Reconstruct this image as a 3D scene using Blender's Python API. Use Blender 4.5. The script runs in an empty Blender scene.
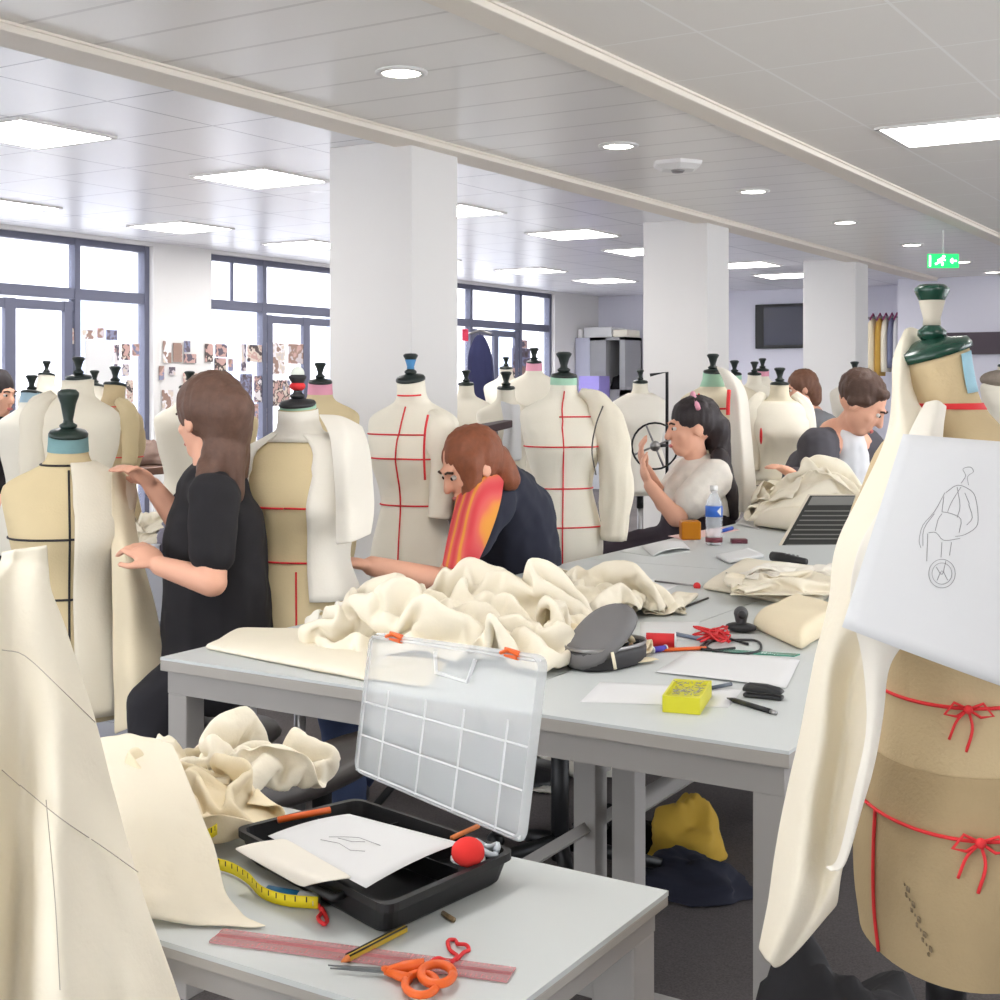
import bpy, math, random
import numpy as np
from mathutils import Vector, Matrix, noise
random.seed(7)
S = bpy.context.scene
COL = S.collection
PI = math.pi
# ------------------------------------------------------------------ camera
FOC, HY, HC = 1336.0, 386.0, 1.35
TH = math.radians(31.85)
FW = Vector((-math.sin(TH), math.cos(TH), 0)); RT = Vector((math.cos(TH), math.sin(TH), 0)); UP = Vector((0, 0, 1))
cam = bpy.data.cameras.new('camera'); cam.sensor_width = 36; cam.lens = FOC/1000*36
cam.shift_y = -(500-HY)/1000; cam.clip_start = .05; cam.clip_end = 200
co = bpy.data.objects.new('camera', cam); COL.objects.link(co)
co.location = (0, 0, HC); co.rotation_euler = (PI/2, 0, TH); S.camera = co

def ad(px, py, d):                     # the point seen at (px, py), d metres ahead
    return FW*d + RT*((px-500)/FOC*d) + UP*(HC-(py-HY)*d/FOC)
def at(px, py, z):                     # the point seen at (px, py) on the level z
    return ad(px, py, FOC*(HC-z)/(py-HY))
def onx(px, py, X):
    r = (px-500)/FOC; return ad(px, py, X/(r*math.cos(TH)-math.sin(TH)))
def ony(px, py, Y):
    r = (px-500)/FOC; return ad(px, py, Y/(r*math.sin(TH)+math.cos(TH)))

# ------------------------------------------------------------------ materials
def lin(c):
    return tuple(((x/255)/12.92 if x/255 <= .04045 else ((x/255+.055)/1.055)**2.4) for x in c)
MATS = {}
def M(name, rgb, rough=.7, metal=0, var=.06, scale=6, bump=0, bscale=60, trans=0, emit=0, spec=.4):
    if name in MATS: return MATS[name]
    m = bpy.data.materials.new(name); m.use_nodes = True; nt = m.node_tree; N = nt.nodes; L = nt.links
    b = N['Principled BSDF']; c = lin(rgb)
    b.inputs['Roughness'].default_value = rough; b.inputs['Metallic'].default_value = metal
    b.inputs['Specular IOR Level'].default_value = spec
    tc = N.new('ShaderNodeTexCoord')
    n = N.new('ShaderNodeTexNoise'); n.inputs['Scale'].default_value = scale; n.inputs['Detail'].default_value = 4
    L.new(tc.outputs['Object'], n.inputs['Vector'])
    r = N.new('ShaderNodeMix'); r.data_type = 'RGBA'
    L.new(n.outputs['Fac'], r.inputs[0])
    r.inputs[6].default_value = tuple(max(0, x*(1-var)) for x in c)+(1,)
    r.inputs[7].default_value = tuple(min(1, x*(1+var)) for x in c)+(1,)
    L.new(r.outputs[2], b.inputs['Base Color'])
    if emit:
        b.inputs['Emission Color'].default_value = c+(1,); b.inputs['Emission Strength'].default_value = emit
    if bump:
        n2 = N.new('ShaderNodeTexNoise'); n2.inputs['Scale'].default_value = bscale; n2.inputs['Detail'].default_value = 3
        L.new(tc.outputs['Object'], n2.inputs['Vector'])
        bp = N.new('ShaderNodeBump'); bp.inputs['Strength'].default_value = bump; bp.inputs['Distance'].default_value = .0025
        L.new(n2.outputs['Fac'], bp.inputs['Height']); L.new(bp.outputs['Normal'], b.inputs['Normal'])
    if trans:
        t = N.new('ShaderNodeBsdfTranslucent'); L.new(r.outputs[2], t.inputs['Color'])
        ms = N.new('ShaderNodeMixShader'); ms.inputs[0].default_value = trans
        L.new(b.outputs[0], ms.inputs[1]); L.new(t.outputs[0], ms.inputs[2]); L.new(ms.outputs[0], N['Material Output'].inputs['Surface'])
    MATS[name] = m; return m
def clear(name, rgb, alpha, rough=.2):
    if name in MATS: return MATS[name]
    m = bpy.data.materials.new(name); m.use_nodes = True; nt = m.node_tree; N = nt.nodes; L = nt.links
    b = N['Principled BSDF']; b.inputs['Base Color'].default_value = lin(rgb)+(1,); b.inputs['Roughness'].default_value = rough
    t = N.new('ShaderNodeBsdfTransparent'); ms = N.new('ShaderNodeMixShader'); ms.inputs[0].default_value = alpha
    L.new(t.outputs[0], ms.inputs[1]); L.new(b.outputs[0], ms.inputs[2]); L.new(ms.outputs[0], N['Material Output'].inputs['Surface'])
    MATS[name] = m; return m
def nodes_mat(name):
    m = bpy.data.materials.new(name); m.use_nodes = True; MATS[name] = m
    return m, m.node_tree.nodes, m.node_tree.links, m.node_tree.nodes['Principled BSDF']

muslin = M('muslin', (236, 228, 209), .95, 0, .04, 5, .25, 160, .12, spec=.1)
muslin_pale = M('muslin_pale', (237, 232, 221), .95, 0, .03, 5, .2, 160, .15, spec=.1)
muslin_warm = M('muslin_warm', (233, 220, 191), .95, 0, .05, 5, .25, 160, .12, spec=.1)
linen = M('linen', (194, 174, 138), .95, 0, .13, 9, .3, 220, spec=.1)
linen_dark = M('linen_dark', (168, 148, 114), .95, 0, .16, 11, .3, 220, spec=.1)
linen_pale = M('linen_pale', (226, 216, 192), .95, 0, .07, 8, .25, 200, spec=.1)
linen_white = M('linen_white', (232, 226, 210), .95, 0, .05, 8, .2, 200, spec=.1)
linen_tan = M('linen_tan', (212, 194, 155), .95, 0, .09, 8, .25, 200, spec=.1)
red = M('red_tape', (214, 48, 52), .7); black_tape = M('black_tape', (38, 36, 38), .7)
green_metal = M('green_enamel', (22, 62, 48), .25, 0, .1, 8, spec=.6)
black_knob = M('black_knob', (34, 42, 40), .4)
steel = M('steel', (150, 148, 148), .35, .8, .05)
table_top = M('grey_laminate', (194, 198, 197), .45, 0, .015, 3)
table_edge = M('grey_edge', (160, 155, 148), .6, 0, .03, 4)
table_leg = M('grey_paint', (150, 146, 142), .5, 0, .03, 4)
white = M('white_paint', (226, 224, 222), .7, 0, .012, 2)
paper = M('paper', (222, 222, 222), .9, 0, .01, 3, trans=.1)
black = M('black_plastic', (26, 26, 28), .45); dark = M('dark_cloth', (30, 29, 32), .95, 0, .15, 10, .3, 90, spec=.1)
skin = M('skin', (226, 172, 146), .6, 0, .05, 12, spec=.25)
frame_grey = M('window_grey', (96, 98, 116), .5)

# ------------------------------------------------------------------ mesh helpers
ROOT = {}
def tag(o, label=None, cat=None, group=None, kind=None):
    if label: o['label'] = label
    if cat: o['category'] = cat
    if group: o['group'] = group
    if kind: o['kind'] = kind
    return o
def empty(name, loc, label=None, cat=None, group=None, kind=None):
    o = bpy.data.objects.new(name, None); COL.objects.link(o); o.location = loc; o.empty_display_size = .05
    ROOT[o] = Vector(loc); return tag(o, label, cat, group, kind)
class MB:
    def __init__(s): s.v = []; s.f = []
    def add(s, vs, fs):
        k = len(s.v); s.v += [Vector(p) for p in vs]; s.f += [tuple(i+k for i in q) for q in fs]; return s
    def box(s, c, size, ax=None):
        c = Vector(c); X, Y, Z = ax if ax else (Vector((1, 0, 0)), Vector((0, 1, 0)), Vector((0, 0, 1)))
        h = [x/2 for x in size]
        vs = [c+X*(a*h[0])+Y*(b*h[1])+Z*(d*h[2]) for d in (-1, 1) for b in (-1, 1) for a in (-1, 1)]
        return s.add(vs, [(0, 2, 3, 1), (4, 5, 7, 6), (0, 1, 5, 4), (2, 6, 7, 3), (0, 4, 6, 2), (1, 3, 7, 5)])
    def bb(s, x0, x1, y0, y1, z0, z1):
        return s.box(((x0+x1)/2, (y0+y1)/2, (z0+z1)/2), (abs(x1-x0), abs(y1-y0), abs(z1-z0)))
    def loft(s, rings, cap0=True, cap1=True, closed=True):
        n = len(rings[0]); vs = [p for r in rings for p in r]; fs = []
        for j in range(len(rings)-1):
            for i in range(n if closed else n-1):
                k = (i+1) % n; fs.append((j*n+i, j*n+k, (j+1)*n+k, (j+1)*n+i))
        if cap0 and closed: fs.append(tuple(reversed(range(n))))
        if cap1 and closed: fs.append(tuple((len(rings)-1)*n+i for i in range(n)))
        return s.add(vs, fs)
    def grid(s, rows): return s.loft(rows, False, False, False)
    def lathe(s, prof, c, n=20, ax=None):
        c = Vector(c); X, Y, Z = ax if ax else (Vector((1, 0, 0)), Vector((0, 1, 0)), Vector((0, 0, 1)))
        return s.loft([[c+X*(r*math.cos(2*PI*i/n))+Y*(r*math.sin(2*PI*i/n))+Z*z for i in range(n)] for r, z in prof])
    def tube(s, pts, r, n=8, flat=1):
        pts = [Vector(p) for p in pts]; rs = r if isinstance(r, (list, tuple)) else [r]*len(pts); rings = []; pu = None
        for i, p in enumerate(pts):
            t = (pts[min(i+1, len(pts)-1)]-pts[max(i-1, 0)])
            t = t.normalized() if t.length > 1e-9 else Vector((0, 0, 1))
            if pu is None: pu = Vector((0, 0, 1)) if abs(t.z) < .9 else Vector((1, 0, 0))
            u = (pu-t*pu.dot(t)); u = u.normalized() if u.length > 1e-6 else t.orthogonal().normalized(); w = t.cross(u); pu = u
            rings.append([p+u*(rs[i]*flat*math.cos(2*PI*k/n))+w*(rs[i]*math.sin(2*PI*k/n)) for k in range(n)])
        return s.loft(rings)
    def ell(s, c, r, ax=None, n=16, m=10):
        c = Vector(c); X, Y, Z = ax if ax else (Vector((1, 0, 0)), Vector((0, 1, 0)), Vector((0, 0, 1)))
        if not isinstance(r, (list, tuple)): r = (r, r, r)
        rings = []
        for j in range(m+1):
            a = -PI/2+PI*(j+(.02 if j == 0 else -.02 if j == m else 0))/m
            rings.append([c+X*(r[0]*math.cos(a)*math.cos(2*PI*i/n))+Y*(r[1]*math.cos(a)*math.sin(2*PI*i/n))+Z*(r[2]*math.sin(a)) for i in range(n)])
        return s.loft(rings)
    def cap(s, p0, r0, p1, r1, n=12):       # tapered capsule
        p0, p1 = Vector(p0), Vector(p1); t = p1-p0; l = t.length
        t = t.normalized() if l > 1e-6 else Vector((0, 0, 1)); u = t.orthogonal().normalized(); w = t.cross(u); rings = []
        for k in range(6):
            a = -PI/2+PI/2*(k+.05)/5; a = min(a, 0); rings.append([p0+t*(r0*math.sin(a))+(u*math.cos(2*PI*i/n)+w*math.sin(2*PI*i/n))*(r0*math.cos(a)) for i in range(n)])
        for k in range(6):
            a = PI/2*k/5.05; rings.append([p1+t*(r1*math.sin(a))+(u*math.cos(2*PI*i/n)+w*math.sin(2*PI*i/n))*(r1*math.cos(a)) for i in range(n)])
        return s.loft(rings)
    def prism(s, pts, off):                  # polygon pushed along off
        pts = [Vector(p) for p in pts]; off = Vector(off); return s.loft([pts, [p+off for p in pts]])
    def build(s, name, mat, parent=None, smooth=True, bevel=0, solid=0, sub=0, remesh=0, smoothit=0):
        if parent is None:
            lo = [min(p[k] for p in s.v) for k in range(3)]; hi = [max(p[k] for p in s.v) for k in range(3)]
            org = Vector(((lo[0]+hi[0])/2, (lo[1]+hi[1])/2, lo[2]))
        else: org = ROOT[parent]
        me = bpy.data.meshes.new(name); me.from_pydata([tuple(p-org) for p in s.v], [], s.f)
        me.validate(); o = bpy.data.objects.new(name, me); COL.objects.link(o); ROOT[o] = org
        if parent is None: o.location = org
        else: o.parent = parent
        if remesh:
            md = o.modifiers.new('r', 'REMESH'); md.mode = 'VOXEL'; md.voxel_size = remesh; md.use_smooth_shade = True
            if smoothit:
                m2 = o.modifiers.new('s', 'SMOOTH'); m2.factor = .5; m2.iterations = smoothit
            dg = bpy.context.evaluated_depsgraph_get(); e = o.evaluated_get(dg)
            me2 = bpy.data.meshes.new_from_object(e); o.modifiers.clear(); o.data = me2; me2.name = name; me = me2
        me.materials.clear()
        for mm in (mat if isinstance(mat, (list, tuple)) else [mat]): me.materials.append(mm)
        for p in me.polygons: p.use_smooth = smooth
        if bevel:
            md = o.modifiers.new('b', 'BEVEL'); md.width = bevel; md.segments = 2; md.limit_method = 'ANGLE'
        if solid:
            md = o.modifiers.new('t', 'SOLIDIFY'); md.thickness = solid; md.offset = 0
        if sub:
            md = o.modifiers.new('u', 'SUBSURF'); md.levels = sub; md.render_levels = sub
        return o
def crom(pts, n):                            # smooth curve through points
    pts = [Vector(p) for p in pts]; out = []
    P = [pts[0]*2-pts[1]]+pts+[pts[-1]*2-pts[-2]]
    for i in range(1, len(P)-2):
        for k in range(n):
            t = k/n; a, b, c, d = P[i-1], P[i], P[i+1], P[i+2]
            out.append(.5*((2*b)+(c-a)*t+(2*a-5*b+4*c-d)*t*t+(3*b-a-3*c+d)*t**3))
    return out+[pts[-1]]
def struct(o): o['kind'] = 'structure'; return o

# ------------------------------------------------------------------ the room
K = 1.25/1.15
ZC = HC+1.25
XL, YB, YR, XR, YF = -8.0*K, 15.28*K, 14.5*K, 3.2, -3.0
T1, T2 = (-3.72*K, -3.54*K), (-2.24*K, -2.12*K)
# carpet
m, N, L, b = nodes_mat('carpet')
tc = N.new('ShaderNodeTexCoord'); n1 = N.new('ShaderNodeTexNoise'); n1.inputs['Scale'].default_value = 220; n1.inputs['Detail'].default_value = 2
n2 = N.new('ShaderNodeTexNoise'); n2.inputs['Scale'].default_value = 1.2
L.new(tc.outputs['Object'], n1.inputs['Vector']); L.new(tc.outputs['Object'], n2.inputs['Vector'])
ad_ = N.new('ShaderNodeMath'); L.new(n1.outputs['Fac'], ad_.inputs[0]); L.new(n2.outputs['Fac'], ad_.inputs[1])
rp = N.new('ShaderNodeValToRGB'); rp.color_ramp.elements[0].position = .35; rp.color_ramp.elements[1].position = 1.0
mm_ = N.new('ShaderNodeMath'); mm_.operation = 'MULTIPLY'; mm_.inputs[1].default_value = .7; L.new(ad_.outputs[0], mm_.inputs[0]); L.new(mm_.outputs[0], rp.inputs[0])
rp.color_ramp.elements[0].color = lin((72, 68, 69))+(1,); rp.color_ramp.elements[1].color = lin((112, 106, 105))+(1,)
L.new(rp.outputs[0], b.inputs['Base Color']); b.inputs['Roughness'].default_value = 1; b.inputs['Specular IOR Level'].default_value = .1
struct(MB().bb(XL-.3, XR+.3, YF-.3, YB+.3, -.12, 0).build('floor', m, smooth=False))

def ceil_mat(name, rgb, px_, py_, ox, oy, rough, line, saw=0, w=.012):
    m, N, L, b = nodes_mat(name); geo = N.new('ShaderNodeNewGeometry'); sp = N.new('ShaderNodeSeparateXYZ'); L.new(geo.outputs['Position'], sp.inputs[0])
    def fr(sock, o_, p):
        a = N.new('ShaderNodeMath'); a.operation = 'SUBTRACT'; a.inputs[1].default_value = o_; L.new(sock, a.inputs[0])
        d = N.new('ShaderNodeMath'); d.operation = 'DIVIDE'; d.inputs[1].default_value = p; L.new(a.outputs[0], d.inputs[0])
        q = N.new('ShaderNodeMath'); q.operation = 'FRACT'; L.new(d.outputs[0], q.inputs[0]); return q.outputs[0]
    masks = []
    fy = fr(sp.outputs[1], oy, py_)
    for sck, p in ([(fr(sp.outputs[0], ox, px_), px_)] if px_ else [])+[(fy, py_)]:
        c = N.new('ShaderNodeMath'); c.operation = 'LESS_THAN'; c.inputs[1].default_value = w/p; L.new(sck, c.inputs[0]); masks.append(c.outputs[0])
    mk = masks[0]
    if len(masks) > 1:
        x = N.new('ShaderNodeMath'); x.operation = 'MAXIMUM'; L.new(masks[0], x.inputs[0]); L.new(masks[1], x.inputs[1]); mk = x.outputs[0]
    mx = N.new('ShaderNodeMix'); mx.data_type = 'RGBA'; mx.inputs[6].default_value = lin(rgb)+(1,); mx.inputs[7].default_value = lin(line)+(1,)
    L.new(mk, mx.inputs[0]); L.new(mx.outputs[2], b.inputs['Base Color']); b.inputs['Roughness'].default_value = rough
    if saw:
        bp = N.new('ShaderNodeBump'); bp.inputs['Strength'].default_value = 1; bp.inputs['Distance'].default_value = saw
        L.new(fy, bp.inputs['Height']); L.new(bp.outputs['Normal'], b.inputs['Normal'])
    return m
cl = ceil_mat('ceiling_tiles', (238, 238, 242), .6*K, .6*K, -4.2*K, 3.74*K, .3, (176, 176, 184))
cb = ceil_mat('ceiling_planks', (236, 233, 228), None, .3*K, 0, .1, .3, (214, 210, 205), .012, .02)
cr = ceil_mat('ceiling_tiles_plain', (238, 234, 228), .62*K, .61*K, -1.75*K, 5.85*K, .6, (248, 246, 242))
cm = MB()
for x0, x1 in ((XL-.3, T1[0]), (T1[0], T2[1]), (T2[1], XR+.3)): cm.bb(x0, x1, YF-.3, YB+.3, ZC, ZC+.12)
o = struct(cm.build('ceiling', [cl, cb, cr], smooth=False))
for i, p in enumerate(o.data.polygons): p.material_index = i//6
trimm = M('trim_paint', (236, 228, 216), .6, 0, .02)
for i, (a, c_) in enumerate((T1, T2)):
    t = MB().bb(a, c_, YF, YB, ZC-.035, ZC); t.bb(a-.012, a, YF, YB, ZC-.012, ZC); t.bb(c_, c_+.012, YF, YB, ZC-.012, ZC)
    struct(t.build('trim_%d' % (i+1), trimm, smooth=False, bevel=.004))
WT = HC+1.215
wm = M('wall_white', (220, 218, 216), .85, 0, .015, 1.5)
wv = M('wall_lilac', (214, 213, 224), .85, 0, .015, 1.5)
# windows in the left wall (holes between piers)
WIN = [(1.55*K, 4.12*K), (4.98*K, 7.62*K), (8.27*K, 10.88*K), (11.5*K, 14.14*K)]
wl = MB(); ys = [YF-.3]+[y for w_ in WIN for y in w_]+[YB+.3]
for i in range(0, len(ys), 2): wl.bb(XL-.25, XL, ys[i], ys[i+1], 0, ZC)
for y0, y1 in WIN: wl.bb(XL-.25, XL, y0, y1, WT, ZC); wl.bb(XL-.25, XL, y0, y1, 0, .12)
struct(wl.build('wall_left', wm, smooth=False))
struct(MB().bb(XL-.25, -3.96*K, YB, YB+.2, 0, ZC).build('wall_back', wv, smooth=False))
w2 = MB().bb(-3.96*K, XR+.2, YR, YR+.2, 0, ZC); w2.bb(-3.96*K, -3.96*K+.15, YR+.2, YB+.2, 0, ZC)
struct(w2.build('wall_back_right', wv, smooth=False))
wr_ = MB(); fr0 = MB()                       # unseen window bays added as fill light, behind and right of the camera
FILL_RW = [(2.8, 7.4), (8.0, 12.6)]; FILL_FWN = [(XL+.5, -4.6), (-4.0, -.9), (-.3, 1.3)]
ys = [YF-.2]+[y for w_ in FILL_RW for y in w_]+[YR]
for i in range(0, len(ys), 2): wr_.bb(XR, XR+.2, ys[i], ys[i+1], 0, ZC)
for a, b_ in FILL_RW: wr_.bb(XR, XR+.2, a, b_, 0, .12); wr_.bb(XR, XR+.2, a, b_, WT, ZC)
struct(wr_.build('wall_right', wm, smooth=False))
xs = [XL]+[x for w_ in FILL_FWN for x in w_]+[XR]
for i in range(0, len(xs), 2): fr0.bb(xs[i], xs[i+1], YF-.2, YF, 0, ZC)
for a, b_ in FILL_FWN: fr0.bb(a, b_, YF-.2, YF, 0, .12); fr0.bb(a, b_, YF-.2, YF, WT, ZC)
struct(fr0.build('wall_front', wm, smooth=False))
for i, cy in enumerate((5.05, 8.52, 11.88)):
    struct(MB().bb(-3.62*K-.53, -3.62*K, cy*K, cy*K+.42, 0, ZC).build('column', white, smooth=False, bevel=.006))
glass = clear('glass', (220, 230, 255), .08, .02)
for i, (y0, y1) in enumerate(WIN):
    e = empty('window_%d' % (i+1), (XL-.1, (y0+y1)/2, .12), kind='structure')
    f = MB(); x0, x1 = XL-.13, XL-.05; w = .055
    wd = y1-y0; ma = y0+(.72*K if i != 3 else .86*K); mb2 = y1-.72*K; zt = HC+.84*1.09*.72+.05
    zt = HC+.655*K
    for ya in (y0, ma-w/2, mb2-w/2, y1-w): f.bb(x0, x1, ya, ya+w, .12, WT)
    for za in (.12, WT-w): f.bb(x0+.006, x1-.006, y0+w, y1-w, za, za+w)
    f.bb(x0+.006, x1-.006, y0+w, y1-w, zt, zt+.09)
    f.build('window_frame', frame_grey, e, smooth=False)
    s_ = MB()
    s_.bb(XL-.10, XL-.06, ma+w/2+.02, ma+w/2+.10, .2, zt-.02); s_.bb(XL-.10, XL-.06, mb2-w/2-.10, mb2-w/2-.02, .2, zt-.02)
    mid = (ma+mb2)/2
    s_.bb(XL-.10, XL-.06, mid-.05, mid+.05, .2, zt-.02); s_.bb(XL-.095, XL-.065, ma, mb2, zt-.1, zt-.025); s_.bb(XL-.095, XL-.065, ma, mb2, .205, .3)
    s_.bb(XL-.09, XL-.06, y0+.34, y0+.36, zt, WT)
    s_.build('casement', frame_grey, e, smooth=False)
    MB().bb(XL-.095, XL-.09, y0+w, y1-w, .15, WT-w).build('pane', glass, e, smooth=False)
for i, (a, b_) in enumerate(FILL_RW):  # added right-hand bays, unseen, to brighten the ceiling
    e = empty('window_%d' % (i+5), (XR+.1, (a+b_)/2, .5), kind='structure'); f = MB()
    for y in (a, (a+b_)/2-.03, b_-.06): f.bb(XR+.05, XR+.13, y, y+.06, .12, WT)
    for z in (.12, WT-.06): f.bb(XR+.05, XR+.13, a, b_, z, z+.06)
    f.build('window_frame', frame_grey, e, smooth=False); MB().bb(XR+.09, XR+.095, a, b_, .12, WT).build('pane', glass, e, smooth=False)
for i, (a, b_) in enumerate(FILL_FWN):  # bays behind the camera, likewise added unseen for more fill
    e = empty('window_%d' % (i+7), ((a+b_)/2, YF-.1, .5), kind='structure'); f = MB()
    for x in (a, (a+b_)/2-.03, b_-.06): f.bb(x, x+.06, YF-.13, YF-.05, .12, WT)
    for z in (.12, WT-.06): f.bb(a, b_, YF-.13, YF-.05, z, z+.06)
    f.build('window_frame', frame_grey, e, smooth=False); MB().bb(a, b_, YF-.095, YF-.09, .12, WT).build('pane', glass, e, smooth=False)
# street seen through the glass
stucco = M('stucco', (222, 222, 228), .9, 0, .03, .8)
struct(MB().bb(-17, -8.6, -8, 34, -.3, -.1).build('pavement', M('pavement', (214, 212, 210), .9), smooth=False))
fac = empty('building', (-17, 13, -.1), 'pale stucco building across the street seen through the windows', 'building')
MB().bb(-19, -17, -6, 34, -.1, 7.5).build('wall', stucco, fac, smooth=False)
fwm = M('street_window', (150, 160, 182), .3)
for k in range(12):
    y = -4+k*3.1
    for z0 in (.9, 4.2):
        f = MB().bb(-17.02, -16.98, y, y+1.3, z0, z0+2.0).build('window', fwm, fac, smooth=False)
# ceiling lights
diff = M('light_diffuser', (255, 253, 250), .5, 0, 0, emit=15)
spotm = M('downlight_lens', (255, 250, 240), .5, 0, 0, emit=12)
panels = []
for j, y in enumerate((4.03, 5.57, 7.27, 8.87, 10.3, 11.95, 13.35)): panels.append(((-5.02, -5.02, -4.9, -4.86, -4.95, -4.7, -4.8)[j], y, 'row of square panels left of the columns, %s' % ('nearest', 'second', 'third', 'fourth', 'fifth', 'sixth', 'farthest')[j]))
for j, y in enumerate((5.55, 6.98, 8.4, 9.9, 11.45, 12.95)): panels.append(((-7.2, -7.05, -7.05, -7.0, -6.75, -6.7)[j], y, 'row of square panels along the window wall, %s' % ('nearest', 'second', 'third', 'fourth', 'fifth', 'farthest')[j]))
panels += [(-1.45, 6.2, 'over the dress form with the pinned sketch'), (-5.0, 1.4, ''), (-1.45, 1.6, ''), (0.6, 4.0, ''), (.6, 8, ''), (-1.45, -1, ''), (1.2, 0.5, ''), (.9, 12, '')]
for x, y, q in panels:
    e = empty('ceiling_light', (x*K, y*K, ZC), ('white square ceiling light panel %s' % (('in the '+q) if 'row' in q else (q or 'above the camera, out of view'))), 'ceiling light', 'square ceiling light panels')
    h = .265*K; fr = MB()
    for sx, sy, ax_, by in ((-1, 0, .012, h), (1, 0, .012, h), (0, -1, h, .012), (0, 1, h, .012)):
        fr.box((x*K+sx*h, y*K+sy*h, ZC-.006), (ax_*2, by*2, .012))
    fr.build('frame', white, e, smooth=False)
    d_ = MB(); d_.bb(x*K-h+.012, x*K+h-.012, y*K-h+.012, y*K+h-.012, ZC-.008, ZC-.001); d_.build('diffuser', diff, e, smooth=False)
for j in range(7):
    y = min((3.96+1.755*j)*K, YR-.5); x = -2.885*K
    e = empty('downlight', (x, y, ZC), 'round recessed downlight in the plank ceiling, %s of the line' % ('nearest', 'second', 'third', 'fourth', 'fifth', 'sixth', 'farthest')[j], 'downlight', 'round downlights between the ceiling trims')
    MB().lathe([(.075, 0), (.105, 0), (.105, -.008), (.08, -.012), (.075, -.004)], (x, y, ZC), 24).build('ring', white, e)
    MB().lathe([(.0, -.003), (.078, -.003), (.078, -.007), (0, -.007)], (x, y, ZC), 24).build('lens', spotm, e)
p = Vector((-2.85*K, 6.32*K, ZC)); e = empty('smoke_detector', p, 'white hexagonal ceiling unit beside the second downlight', 'detector')
MB().lathe([(0, -.045), (.10, -.045), (.145, -.02), (.15, 0), (0, 0)], p, 6).build('housing', white, e, smooth=False)
MB().lathe([(0, -.06), (.03, -.058), (.04, -.044), (0, -.044)], p, 12).build('sensor', steel, e)
# exit sign hung from the ceiling
p = ad(943, 261, 9.7*K); e = empty('exit_sign', p, 'lit green exit sign with white running figure under the ceiling', 'sign')
gm = M('exit_green', (10, 190, 90), .4, 0, 0, emit=1.1); gw = M('exit_white', (245, 255, 250), .4, 0, 0, emit=1.6)
A = (RT, FW, UP); hw, hh = .12, .055
MB().box(p, (hw*2, .03, hh*2), A).build('panel', gm, e, smooth=False)
def sg(u, v): return p-FW*.0155+RT*(u*hw)+UP*(v*hh)
fg = MB()
def bar(a, c_, r): fg.tube([sg(*a), sg(*c_)], r, 6, 1)
bar((-.1, .35), (-.25, -.1), .012); bar((-.25, -.1), (-.05, -.3), .008); bar((-.05, -.3), (-.1, -.7), .008); bar((-.25, -.1), (-.55, -.5), .008)
bar((-.1, .3), (.12, .05), .006); bar((-.12, .3), (-.4, .1), .006); fg.ell(sg(0, .6), .013)
fg.build('running_figure', gw, e); fg = MB(); bar((.45, 0), (.85, 0), .007); bar((.45, 0), (.6, .35), .006); bar((.45, 0), (.6, -.35), .006); fg.build('arrow', gw, e)
fg = MB(); bar((-.9, -.8), (-.9, .8), .008); fg.build('door_mark', gw, e)
MB().box(p+UP*(hh+.09), (.012, .012, .2), A).build('hanger', white, e)
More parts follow.
